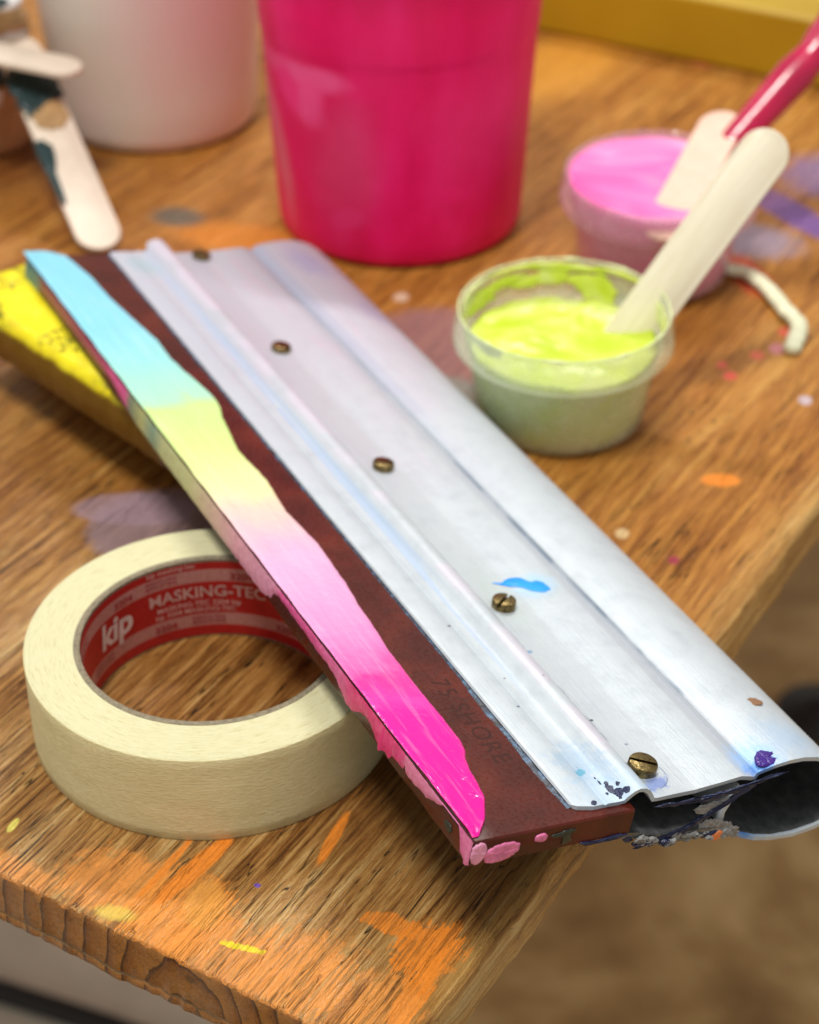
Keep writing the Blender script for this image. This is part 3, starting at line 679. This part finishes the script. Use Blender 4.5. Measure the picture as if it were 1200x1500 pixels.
fleck('paint_drop', [(-8.6, 96.6), (-9.0, 99), (-6.5, 103), (-3.6, 100.5), (-2.6, 97), (-3.2, 93.8), (-6.0, 94.2)], .55, M_PURPLE, handle, topf(2.9), .1)
lipf = lambda a, b, z: S(a, b, z + interp([(42, 1.25), (46.2, 1.25), (47.6, 1.65), (48.9, 2.75), (50.4, 3.95), (52, 4.5)], b))
for (uu0, vv0, ru, rv) in [(-7.2, 46.6, 1.9, 1.0), (-5.0, 47.6, 1.7, 1.1), (-4.2, 49.3, 1.2, .9), (-9.6, 46.8, .8, .55), (-10.6, 45.2, .9, .3), (-6.0, 44.7, .6, .5), (-7.6, 48.8, .7, .4), (-12.6, 45.0, .4, .25), (-3.2, 47.2, .4, .5)]:
    fleck('paint_drop', [(uu0 + ru * (1 + .35 * nse(a * 2, uu0, vv0)) * math.cos(a), vv0 + rv * (1 + .5 * nse(uu0, a * 2, vv0)) * math.sin(a)) for a in [x_ * PI / 5 for x_ in range(10)]], .14, M_NAVY, handle, lipf, .2, 36)
fleck('paint_drop', [(-3.3, 38), (-2.6, 39), (-3.6, 39.9), (-4.4, 39)], .3, M_NAVY, handle, topf(1.25), .2)
fleck('paint_drop', [(-108.2, 67.0), (-107.6, 70), (-109, 73), (-108.2, 77), (-105, 79.0), (-104.6, 82), (-100.5, 83.4), (-98.6, 80.8), (-100.6, 77.2), (-103.4, 75), (-105.4, 71), (-107.0, 68.6)], .14, M_BLUE, handle, lambda a, b, z: S(a, b, z + .12 + interp([(58, -.1), (72, -.02), (73.2, .12), (80, .82), (87, 1.4)], b)), .1)
fleck('paint_drop', [(-30.4, 109.0), (-30.9, 110.6), (-29.4, 112.6), (-27.6, 112.9), (-27.0, 111.0), (-27.6, 109.2), (-29.0, 109.4)], .22, M_BROWNF, handle, topf(3.75), .35)
# --- slotted brass screws
n_ = NT('tarnished_brass'); g = n_.noise(.9, 4, .65)
M_BRASS = n_.done(n_.bsdf(n_.ramp(g, [(.3, (.055, .04, .016)), (.5, (.20, .145, .06)), (.7, (.40, .30, .13))]), n_.rng(g, .3, .7, .45, .22), 1., n_.bump(g, .5, .0002)))
def screw(u, v, rot, r, h, tilt=0.):
    V = []; F = []
    def half(sign):
        n = 22; gap = .55
        a0 = math.asin(gap / r); ang = [a0 + (PI - 2 * a0) * i / n for i in range(n + 1)]
        pr = [(r, .9), (r, h - .45), (r - .18, h - .12), (r - .55, h)]
        k = len(V)
        for (rr, z) in pr:
            for a in ang: V.append((rr * math.cos(a), sign * max(gap, rr * math.sin(a)), z))
        m = n + 1
        for q_ in range(len(pr) - 1):
            for i in range(n): F.append((k + q_ * m + i, k + q_ * m + i + 1, k + (q_ + 1) * m + i + 1, k + (q_ + 1) * m + i))
        F.append(tuple(k + 3 * m + i for i in range(m)))
        F.append(tuple([k + q_ * m for q_ in range(4)] + [k + q_ * m + n for q_ in (3, 2, 1, 0)]))
    half(1); half(-1)
    k = len(V); n = 44
    for (rr, z) in [(r * .97, -.6), (r, .2), (r, .9)]:
        for i in range(n): V.append((rr * math.cos(2 * PI * i / n), rr * math.sin(2 * PI * i / n), z))
    for q_ in range(2):
        for i in range(n): F.append((k + q_ * n + i, k + q_ * n + (i + 1) % n, k + (q_ + 1) * n + (i + 1) % n, k + (q_ + 1) * n + i))
    F.append(tuple(k + 2 * n + i for i in range(n)))
    o = mk('screw', V, F, M_BRASS, handle, auto=30)
    o.location = Vector(S(u, v, .1)) * MM; o.rotation_euler = (tilt, tilt * .6, rot)
screw(-14.0, 61.6, math.radians(57), 4.1, 2.7, .06)
screw(-95.5, 64.0, math.radians(125), 3.7, 2.6, -.05)
screw(-181, 65.5, 1.2, 3.6, 2.2); screw(-269, 67.0, .4, 3.6, 2.0); screw(-363 + 12, 68.5, 2., 3.6, 2.0)

# ------------------------------------------------------------------ yellow bar below the squeegee
n_ = NT('yellow_paint_crust'); g = n_.noise(.11, 3, .5, .3); g2 = n_.noise(.6, 4, .6)
vor = n_.node('ShaderNodeTexVoronoi'); vor.feature = 'DISTANCE_TO_EDGE'; n_.put(vor.inputs['Vector'], n_.stretch(.06, .075, .06)); 
seam = n_.math('MULTIPLY', n_.rng(n_.math('ADD', vor.outputs['Distance'], n_.math('MULTIPLY', g2, .06)), .10, .05), n_.math('MULTIPLY', n_.rng(n_.math('ADD', n_.math('MULTIPLY', n_.y, 0.0), n_.noise(.03, 2)), .50, .58), n_.rng(n_.z, 16, 21)))
c_ = n_.ramp(g, [(.3, (.80, .64, .006)), (.5, (.90, .78, .005)), (.7, (.93, .84, .02))])
c_ = n_.mix(seam, c_, (.06, .05, .02))
c_ = n_.mix(n_.rng(n_.math('ADD', n_.z, n_.math('MULTIPLY', g, 4)), 21.6, 19.0), c_, (.17, .088, .002))  # side face's shade painted as dark ochre below the top edge
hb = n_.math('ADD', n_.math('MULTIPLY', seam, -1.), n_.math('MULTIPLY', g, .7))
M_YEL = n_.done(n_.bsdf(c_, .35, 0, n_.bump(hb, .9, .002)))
YA = Vector((-171.6, 658.5, 0)); yd = Vector((.685, -.7286, 0)); yp = Vector((.7286, .685, 0))
yp0 = [(27, 0), (26, 9), (20, 16), (4, 19.5), (.8, 22), (0, 30), (.3, 36.4), (1.6, 39.2), (4.5, 40.6), (12, 41), (26, 41), (36, 40.6), (39, 38), (40, 30), (38, 14), (36, 0)]
def y_len(): return 150
V = []; F = []; NL = 90; npf = len(yp0)
for i in range(NL + 1):
    t = i / NL * y_len(); e = min(1, min(i, NL - i) / 3 + .0); shr = .86 + .14 * math.sin(e * PI / 2)
    for (a, z) in yp0:
        P = YA + yd * (t) + yp * (20 + (a - 20) * shr); q = .7 * nse(t * .12, a * .12, z * .12) + .35 * nse(t * .4, a * .4, z * .3)
        V.append((P.x - yp.x * q, P.y - yp.y * q, max(0, (z * (.92 + .08 * shr / 1) if z > 0 else 0) + (q if z > 30 else 0) * .8)))
for i in range(NL):
    for j in range(npf - 1): F.append((i * npf + j, i * npf + j + 1, (i + 1) * npf + j + 1, (i + 1) * npf + j))
    F.append((i * npf + npf - 1, i * npf, (i + 1) * npf, (i + 1) * npf + npf - 1))
F.append(tuple(range(npf))); F.append(tuple(NL * npf + j for j in range(npf)))
V = [(x, y, z - 18) for x, y, z in V]
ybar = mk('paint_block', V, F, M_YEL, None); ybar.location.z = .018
tag(ybar, 'bright yellow paint-caked block propping up the far end of the squeegee', 'block')

# ------------------------------------------------------------------ buckets
def bucket_mat():
    n = NT('magenta_plastic')
    ang = n.math('ARCTAN2', n.y, n.x)
    cmb = n.node('ShaderNodeCombineXYZ'); n.put(cmb.inputs[0], n.math('MULTIPLY', ang, 2.2)); n.put(cmb.inputs[2], n.math('MULTIPLY', n.z, .012))
    st_ = n.noise(1, 3, .5, .4, vec=cmb.outputs[0])  # vertical streaks for reflective smears, painted as lighter pink
    c = n.ramp(st_, [(.3, (.80, .000, .100)), (.5, (.90, .003, .14)), (.7, (.97, .014, .20))])
    e = n.noise(.06, 3, .5)
    X = n.x; 
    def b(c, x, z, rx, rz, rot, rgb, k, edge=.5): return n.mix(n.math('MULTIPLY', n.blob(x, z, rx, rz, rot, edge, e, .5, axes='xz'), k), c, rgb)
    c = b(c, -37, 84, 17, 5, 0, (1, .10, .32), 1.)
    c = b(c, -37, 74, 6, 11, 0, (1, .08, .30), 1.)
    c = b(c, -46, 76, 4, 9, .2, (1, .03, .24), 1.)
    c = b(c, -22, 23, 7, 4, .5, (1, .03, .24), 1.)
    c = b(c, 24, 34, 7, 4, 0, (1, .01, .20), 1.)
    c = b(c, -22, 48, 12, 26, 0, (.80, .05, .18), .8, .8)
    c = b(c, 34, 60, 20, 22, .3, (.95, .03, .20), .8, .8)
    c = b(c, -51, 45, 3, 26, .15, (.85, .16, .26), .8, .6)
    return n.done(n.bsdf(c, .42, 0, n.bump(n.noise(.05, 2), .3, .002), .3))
M_MAG = bucket_mat()
pb = thing('paint_bucket', 'tall magenta plastic bucket of paint standing behind the squeegee', 'bucket', loc=(-4.2, 803, 0))
prof = [(0, .3), (46, .3), (50.5, .8), (52.8, 2.2), (53.8, 5), (54.2, 12)] + [(54.2 + 4.4 * k / 8, 12 + 78 * k / 8) for k in range(1, 9)] + [(58.9, 92.0), (59.2, 93.5), (59.4, 95.0), (60.2, 110), (61.6, 146), (63.4, 148), (63.8, 152), (63.4, 156), (61, 157), (59.6, 155), (58.4, 120), (55.8, 60), (52, 6), (0, 3)]
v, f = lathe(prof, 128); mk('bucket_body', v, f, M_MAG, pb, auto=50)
M_MAGP = simple('magenta_paint', (.80, .01, .16), .2, bump=.6, bscale=.08)
v, f = lathe([(0, 131), (30, 130.6), (58.3, 131.5)], 64); mk('paint_surface', v, f, M_MAGP, pb)
hb_v, hb_f = tube([(64.6 * math.cos(a), 64.6 * math.sin(a), 151 + 1.5 * math.sin(a * 2)) for a in [PI * k / 40 for k in range(41)]], 1.1, 10)
mk('bail_handle', hb_v, hb_f, simple('steel_wire', (.6, .6, .6), .3, 1.), pb)
n_ = NT('white_translucent_plastic'); g = n_.noise(.018, 3, .6, .4); e = n_.noise(.02, 3)
c_ = n_.ramp(g, [(.35, (.80, .73, .64)), (.5, (.82, .73, .66)), (.68, (.84, .66, .62))])
c_ = n_.mix(n_.math('MULTIPLY', n_.blob(26, 78, 32, 44, .1, .9, e, .5, axes='xz'), .7), c_, (.86, .54, .56))
M_WB = n_.done(n_.bsdf(c_, .4, 0, None, .5))
wb = thing('plastic_tub', 'large translucent white tub with pink stain standing left of the magenta bucket', 'tub', loc=(-124, 912, 0))
prof = [(0, .3), (42, .3), (46, 1), (48, 3), (49, 7)] + [(49 + 8 * k / 8, 7 + 120 * k / 8) for k in range(1, 9)] + [(60, 128), (60.5, 133), (59.5, 136), (57, 136), (55, 120), (47, 8), (0, 3)]
v, f = lathe(prof, 128); mk('tub_body', v, f, M_WB, wb, auto=50)
v, f = lathe([(0, 120), (30, 119.8), (54.6, 120.5)], 48); mk('paint_surface', v, f, simple('pale_pink_paint', (.72, .50, .48), .3), wb)

# ------------------------------------------------------------------ small cups
def shell_mat(name, tint, fac):
    n = NT(name)
    tr = n.node('ShaderNodeBsdfTransparent'); tr.inputs[0].default_value = (.97, .98, .97, 1)
    g = n.noise(.12, 3, .6)
    pb_ = n.bsdf(tint, .14, 0, None, .6, Coat_Weight=.4, Coat_Roughness=.05)
    mx = n.node('ShaderNodeMixShader')
    fr_ = n.node('ShaderNodeLayerWeight'); fr_.inputs[0].default_value = .35
    ff = n.math('ADD', n.math('MULTIPLY', fr_.outputs['Facing'], .22), n.rng(g, .3, .7, fac - .07, fac + .07), clamp=True)
    n.put(mx.inputs[0], ff); n.t.links.new(tr.outputs[0], mx.inputs[1]); n.t.links.new(pb_, mx.inputs[2])
    return n.done(mx.outputs[0])
def cup(name, label, cx, cy, tilt, shell, paintm, level, body, rot=0.):
    M = Matrix.Translation(Vector((cx, cy, 0)) * MM) @ Matrix.Rotation(rot, 4, 'Z') @ Matrix.Rotation(tilt, 4, 'X')
    t = thing(name, label, 'cup', M, group='small plastic paint cups')
    prof = [(0, .4), (27.5, .4), (30.4, 1.4), (32.0, 4.0), (35.0, 29.6), (35.2, 31.0), (36.2, 31.6), (40.2, 32.4), (41.0, 33.6), (40.7, 38), (39.5, 44.2), (39.4, 45.6), (38.8, 46.2), (38.0, 45.6), (37.6, 40), (36.6, 33.4), (34.6, 31), (34.2, 29.4), (31.2, 4.4), (29.6, 2.2), (0, 1.6)]
    v, f = lathe(prof, 112); mk('cup_shell', v, f, shell, t, auto=55)
    return t
M_SH1 = shell_mat('clear_plastic_cup', (.90, .98, .74), .24); M_SH2 = shell_mat('frosted_pink_cup', (1.0, .66, .78), .26)
lime = cup('paint_cup', 'small clear plastic cup of lime yellow paint beside the squeegee', 56.66, 634.9, 0, M_SH1, None, 36, None)
def paint_fill(name, level, rtab, mat, parent, height, n=110):
    V = []; F = []; R = 22
    for i in range(R + 1):
        for k in range(n):
            a = 2 * PI * k / n; rr = rtab(level) * i / R; x, y = rr * math.cos(a), rr * math.sin(a)
            V.append((x, y, level + height(x, y, rr)))
    for i in range(R):
        for k in range(n): F.append((i * n + k, i * n + (k + 1) % n, (i + 1) * n + (k + 1) % n, (i + 1) * n + k))
    base = R * n; last = base
    for z in (level - 3, 30, 24, 16, 8, 3.8, 2.6):
        if z > level - 2: continue
        k0 = len(V); r = rtab(z) * (1 if z > 3 else .8)
        for k in range(n):
            a = 2 * PI * k / n; V.append((r * math.cos(a), r * math.sin(a), z))
        for k in range(n): F.append((last + k, last + (k + 1) % n, k0 + (k + 1) % n, k0 + k))
        last = k0
    F.append(tuple(last + k for k in range(n)))
    return mk(name, V, F, mat, parent)
rtab = lambda z: interp([(2.6, 28.6), (3.8, 29.8), (4.6, 30.6), (29.4, 33.7), (31, 34.1), (33.4, 36.2), (40, 37.2), (46, 37.6)], z)
n_ = NT('lime_paint'); g = n_.noise(.035, 2, .5, 1.2); g2 = n_.noise(.4, 4, .6)
c_ = n_.ramp(g, [(.3, (.50, .64, .02)), (.48, (.60, .72, .07)), (.6, (.67, .76, .17)), (.75, (.70, .76, .28))])
M_LIME = n_.done(n_.bsdf(c_, .32, 0, n_.bump(n_.math('ADD', g, n_.math('MULTIPLY', g2, .10)), .5, .0012), .5))
def lh(x, y, r):
    z = 1.8 * math.exp(-((x + 16) ** 2 + (y - 4) ** 2) / 170) + 1.2 * nse(x * .09, y * .09, 3) + .5 * nse(x * .25, y * .25, 1)
    z += 2.6 * max(0, r / 36 - .75) * 4 * max(0, .4 + nse(x * .07, y * .07, 8)) - 1.6 * math.exp(-((x - 14) ** 2 + (y - 8) ** 2) / 260)
    return z
lp = paint_fill('paint', 31.6, rtab, M_LIME, lime, lh)
# splashes that stuck to the wall
rnd = random.Random(11)
def wall_blob(ac, zc, wa, wz, mat, parent, seed, inside=True, h=1.2):
    V = []; F = []; n = 26; rings = 6
    for i in range(rings + 1):
        s = i / rings
        for k in range(n):
            a = 2 * PI * k / n; j = 1 + .45 * nse(2.1 * math.cos(a), 2.1 * math.sin(a), seed) + .15 * nse(5 * math.cos(a), 5 * math.sin(a), seed + 3)
            aa = ac + wa * s * j * math.cos(a); zz = min(46.3, zc + wz * s * j * math.sin(a)); hh = h * math.sqrt(max(0, 1 - s * s)) * (1 + .3 * nse(aa * 9, zz * .5, seed))
            r = (rtab(zz) - .1 - hh) if inside else (interp([(0, 26), (33, 41.2), (38, 40.8), (44.2, 39.6), (46.5, 39.3)], zz) + hh * .6)
            V.append((r * math.cos(aa), r * math.sin(aa), zz))
    for i in range(rings):
        for k in range(n): F.append((i * n + k, i * n + (k + 1) % n, (i + 1) * n + (k + 1) % n, (i + 1) * n + k))
    return mk('paint_splash', V, F, mat, parent)
for (a, z, wa, wz) in [(1.62, 39.5, .20, 3.6), (1.48, 43.2, .42, 1.6), (1.2, 37.2, .22, 4.6), (1.05, 35.2, .14, 4.2), (2.15, 40.3, .22, 2.6), (2.55, 38, .30, 4.0), (2.9, 41, .25, 3.0), (1.9, 38.0, .16, 2.4), (3.3, 41, .25, 3.4), (.5, 41, .22, 3.4), (.1, 40, .3, 4.), (-.35, 42, .30, 2.5), (3.75, 42.5, .3, 2.2), (1.9, 44.6, .5, .9), (.85, 44.5, .4, 1.0), (2.75, 44.8, .4, .9)]:
    wall_blob(a, z, wa, wz, M_LIME if rnd.random() > .25 else simple('pale_lime_smear', (.72, .78, .36), .4), lime, a * 7 + z, True, .9)
# crusted rim
V = []; F = []
path = []
n_r = 220
for i in range(n_r):
    a = 2 * PI * i / n_r; path.append((38.9 * math.cos(a), 38.9 * math.sin(a), 46.2))
for i in range(n_r):
    a = 2 * PI * i / n_r; th_ = .25 + .75 * max(0, nse(4 * math.cos(a), 4 * math.sin(a), 5)) + .35 * max(0, nse(14 * math.cos(a), 14 * math.sin(a), 5))
    for k in range(8):
        b = 2 * PI * k / 8; V.append(((38.8 + th_ * math.cos(b)) * math.cos(a), (38.8 + th_ * math.cos(b)) * math.sin(a), 46.1 + th_ * .8 * math.sin(b)))
for i in range(n_r):
    for k in range(8): F.append((i * 8 + k, i * 8 + (k + 1) % 8, ((i + 1) % n_r) * 8 + (k + 1) % 8, ((i + 1) % n_r) * 8 + k))
mk('rim_crust', V, F, simple('pale_lime_crust', (.72, .80, .42), .45, var=.15, scale=.15), lime)

pink = cup('paint_cup', 'small plastic cup of light pink paint behind the lime cup', 103.1, 748.5, math.radians(-2.0), M_SH2, None, 40, None)
pink.matrix_world = Matrix.Translation(Vector((103.1, 748.5, 1.0)) * MM) @ Matrix.Rotation(math.radians(2.2), 4, 'X')
n_ = NT('pink_paint'); g = n_.noise(.022, 1, .5, 1.5, vec=n_.stretch(.7, 1.6, 1))
c_ = n_.ramp(g, [(.32, (.88, .12, .44)), (.46, (.90, .20, .55)), (.58, (.90, .27, .58)), (.75, (.90, .34, .64))])
M_PKP = n_.done(n_.bsdf(c_, .25, 0, n_.bump(g, .6, .002)))
def ph(x, y, r):
    return 1.0 * nse(x * .06, y * .06, 2) + 4.0 * max(0, r / 36 - .72) * (1.1 + .8 * math.cos(math.atan2(y, x) - PI)) - 1.0 * math.exp(-((x - 4) ** 2 + (y + 4) ** 2) / 200)
paint_fill('paint', 42.6, rtab, M_PKP, pink, ph)
fl2 = wall_blob(PI, 42, .34, 3.2, simple('pale_pink_smear', (.95, .55, .80), .2), pink, 3, True, 1.4)

# ------------------------------------------------------------------ stir sticks and handle
n_ = NT('birch_stick'); g = n_.noise(1, 4, .6, .2, vec=n_.stretch(.9, .05, .9)); g2 = n_.noise(.35, 3)
M_STICK = n_.done(n_.bsdf(n_.mix(n_.rng(g2, .4, .7, 0, .3), n_.ramp(g, [(.3, (.84, .75, .54)), (.7, (.94, .88, .71))]), (.92, .85, .68)), .55, 0, n_.bump(g, .4, .0003)))
M_STICKP = simple('pink_tinted_stick', (.80, .54, .41), .5, var=.06, scale=.1)
M_STICKC = simple('cream_stick', (.80, .69, .56), .5, var=.06, scale=.08)
def stick_mesh(length, wd, th_):
    out = []; n = 14; r = wd / 2
    for i in range(n + 1):
        a = PI * i / n; out.append((r * math.cos(a), length - r + r * math.sin(a)))
    for i in range(n + 1):
        a = PI + PI * i / n; out.append((r * math.cos(a), r + r * math.sin(a)))
    V = []; F = []; m = len(out); b = .3
    for s, z in ((1 - 2 * b / wd, -th_ / 2), (1, -th_ / 2 + b), (1, th_ / 2 - b), (1 - 2 * b / wd, th_ / 2)):
        for p in out: V.append((p[0] * s, length / 2 + (p[1] - length / 2) * (1 if s == 1 else 1 - 2 * b / length), z))
    for q_ in range(3):
        for i in range(m): F.append((q_ * m + i, q_ * m + (i + 1) % m, (q_ + 1) * m + (i + 1) % m, (q_ + 1) * m + i))
    F.append(tuple(range(m))[::-1]); F.append(tuple(3 * m + i for i in range(m)))
    return V, F
def place(B, T_, face=(0, -1, 1)):
    y = (Vector(T_) - Vector(B)).normalized(); z = Vector(face); z = (z - y * z.dot(y)).normalized(); x = y.cross(z)
    M = Matrix((x, y, z)).transposed().to_4x4(); M.translation = Vector(B) * MM; return M
toC = Vector((0, 0, H))
B = Vector((68.5, 638.8, 9)); T_ = Vector((133.0, 661.8, 103))
v, f = stick_mesh((T_ - B).length, 18.5, 2.0); o = mk('craft_stick', v, f, M_STICK, None, auto=40)
o.matrix_world = place(B, T_, toC - T_); tag(o, 'pale wooden stir stick leaning out of the lime paint cup', 'stir stick', 'wooden stir sticks')
B = Vector((99.5, 706, 37)); T_ = Vector((135.0, 784, 57))
v, f = stick_mesh((T_ - B).length, 19, 2.0); o = mk('craft_stick', v, f, M_STICKP, None, auto=40)
o.matrix_world = place(B, T_, (-.25, -.5, 1)); tag(o, 'peach tinted stir stick resting in the pink paint cup', 'stir stick', 'wooden stir sticks')
# magenta brush handle
hd = [(0, 3.2), (6, 3.6), (30, 4.4), (60, 5.6), (74, 6.2), (82, 5.4), (86, 5.2), (92, 6.4), (104, 7.4), (130, 8.0), (160, 7.6), (185, 6.2), (196, 4), (200, 1)]
hd = [(a, b * 1.35) for a, b in hd]
B = Vector((112, 752, 30)); T_ = Vector((183, 800, 92)); dirv = (T_ - B).normalized()
V = []; F = []; n = 28
Mh = place(B, T_, (0, -1, 1))
for (s, r) in [(0, .5)] + hd:
    for k in range(n): V.append((r * math.cos(2 * PI * k / n), s, r * .8 * math.sin(2 * PI * k / n)))
for i in range(len(hd)):
    for k in range(n): F.append((i * n + k, i * n + (k + 1) % n, (i + 1) * n + (k + 1) % n, (i + 1) * n + k))
F.append(tuple(range(n))); F.append(tuple(len(hd) * n + k for k in range(n)))
o = mk('brush_handle', V, F, simple('magenta_gloss', (.50, .001, .06), .25, var=.2, scale=.03, Coat_Weight=.5), None)
o.matrix_world = Mh; tag(o, 'glossy magenta brush handle sticking out of the pink paint cup', 'brush')

# ------------------------------------------------------------------ curved bead of dried cream paint right of the cups
pts = [(124, 752, 2), (132.1, 748.2, 2.2), (142.9, 742.7, 2.4), (149.5, 729, 2.6), (154, 711.6, 2.6), (157.5, 698.7, 2.8), (154.2, 686.6, 2.4), (150.6, 678.1, 2)]
P = []
for i in range(len(pts) - 1):
    for k in range(10):
        t = k / 10; p0, p1, p2, p3 = (Vector(pts[max(0, min(len(pts) - 1, i + d))]) for d in (-1, 0, 1, 2))
        P.append(.5 * ((2 * p1) + (-p0 + p2) * t + (2 * p0 - 5 * p1 + 4 * p2 - p3) * t * t + (-p0 + 3 * p1 - 3 * p2 + p3) * t ** 3))
V, F = tube(P, lambda i: ((3.6 + .7 * nse(i * .3, 2)) * min(1, .3 + (len(P) - 1 - i) * .35), 2.3 * min(1, .3 + (len(P) - 1 - i) * .4)), 14)
tag(mk('paint_bead', V, F, simple('cream_paint', (.78, .80, .56), .45, bump=.5, bscale=.4), None), 'curved bead of cream coloured dried paint on the bench right of the cups', 'paint bead')

# ------------------------------------------------------------------ yellow screen frame at the back
n_ = NT('yellow_frame_paint'); g = n_.noise(.01, 3, .5)
M_YF = n_.done(n_.bsdf(n_.ramp(g, [(.35, (.42, .25, .006)), (.65, (.50, .32, .012))]), .38))
fd = Vector((.872, -.489, 0)); fn = Vector((.489, .872, 0)); FO = Vector((68, 1022, 0)) - fd * 230
frm = Matrix((fd, fn, Vector((0, 0, 1)))).transposed().to_4x4(); frm.translation = FO * MM
fr = thing('printing_screen', 'yellow painted printing screen lying at the back of the bench', 'screen', frm)
def rail(x0, x1, y0, y1):
    v, f = box(x0, x1, y0, y1, .2, 35); o = mk('rail', v, f, M_YF, fr, False)
    b = o.modifiers.new('bevel', 'BEVEL'); b.width = .0025; b.segments = 3
rail(0, 520, 0, 38); rail(0, 520, 330, 368); rail(0, 38, 38.3, 329.7); rail(482, 520, 38.3, 329.7)
v, f = box(39, 481, 39, 329, 1, 2); mk('mesh_screen', v, f, simple('screen_mesh', (.70, .60, .22), .6), fr, False)

# ------------------------------------------------------------------ paint-smeared sticks at the far left
M_TEAL = simple('dark_teal_paint', (.008, .035, .038), .35, bump=.6, bscale=.2)
M_TANS = simple('tan_stick', (.45, .27, .11), .6)
M_WHITEP = simple('white_paint', (.80, .80, .78), .4, bump=.5, bscale=.2)
def flat_stick(B, T_, wd, mat, label, name='craft_stick', th_=2.4):
    B = Vector(B); T_ = Vector(T_); v, f = stick_mesh((T_ - B).length, wd, th_)
    o = mk(name, v, f, mat, None, auto=40); o.matrix_world = place(B, T_, (0, 0, 1)); return tag(o, label, 'stir stick', 'wooden stir sticks')
def smear(parent, pts, h, mat):
    fleck('paint_smear', pts, h, mat, parent, lambda a, b, z: (a, b, 1.2 + z), .2)
s1 = flat_stick((-131.5, 764, 2.6), (-181, 864, 59), 20.0, M_STICKC, 'long cream stir stick with dark teal edge, leaning on the tan jar')
smear(s1, [(-11, 62), (-4, 60), (-5, 50), (-7, 44), (-7.5, 30), (-9.5, 26), (-11, 40)], 1.0, M_TEAL)
smear(s1, [(-10.5, 104), (10.5, 108), (11, 98), (10, 86), (2, 82), (-6, 76), (-10.5, 84)], 1.5, M_TEAL)
smear(s1, [(-7, 80), (6, 84), (9, 74), (4, 68), (-5, 70)], 1.2, M_TANS)
s2 = flat_stick((-146, 832, 56), (-250, 856, 68), 19, M_STICKC, 'short cream stir stick lying crosswise over the teal end of the leaning stick')
jar = thing('jar', 'small tan jar smeared with dark teal and white paint at the left picture edge', 'jar', loc=(-206, 884, 0))
v, f = lathe([(0, .3), (24, .3), (26, 2), (26.5, 6), (27, 50), (28.2, 52), (28.4, 60), (27.4, 61.5), (26, 60), (25, 48), (24, 4), (0, 3)], 64)
mk('jar_body', v, f, simple('tan_jar', (.44, .26, .12), .5, var=.3, scale=.04), jar, auto=50)  # brown body tone stands in for the dark shade there
def jar_smear(a0, z0, wa, wz, mat, seed):
    V = []; F = []; n = 24
    for i in range(6):
        s_ = i / 5
        for k in range(n):
            a = 2 * PI * k / n; j = 1 + .5 * nse(2 * math.cos(a), 2 * math.sin(a), seed)
            z = min(61, z0 + wz * s_ * j * math.sin(a)); aa = a0 + wa * s_ * j * math.cos(a); r = (27.2 if z < 50 else 28.6) + 1.4 * math.sqrt(1 - s_ * s_)
            V.append((r * math.cos(aa), r * math.sin(aa), z))
    for i in range(5):
        for k in range(n): F.append((i * n + k, i * n + (k + 1) % n, (i + 1) * n + (k + 1) % n, (i + 1) * n + k))
    mk('paint_smear', V, F, mat, jar)
jar_smear(-.7, 54, .5, 6, M_WHITEP, 2); jar_smear(-.9, 40, .6, 5, M_TEAL, 4); jar_smear(-.2, 46, .3, 6, M_TEAL, 7); jar_smear(-1.2, 30, .3, 5, M_WHITEP, 9)
s4 = flat_stick((-176, 856, 77), (-262, 905, 86), 24, M_WHITEP, 'white paint-covered stick lying over the jar at the top left corner')
smear(s4, [(-12, 6), (-2, 4), (-4, 24), (-6, 44), (-12, 40)], 1.6, M_TEAL)

# ------------------------------------------------------------------ render settings
sc.render.engine = 'CYCLES'
sc.cycles.max_bounces = 6; sc.cycles.transparent_max_bounces = 12
sc.cycles.sample_clamp_indirect = 6; sc.cycles.use_denoising = True
sc.view_settings.view_transform = 'Standard'; sc.view_settings.look = 'None'
sc.view_settings.gamma = 1; sc.view_settings.exposure = .30; sc.view_settings.use_curve_mapping = False
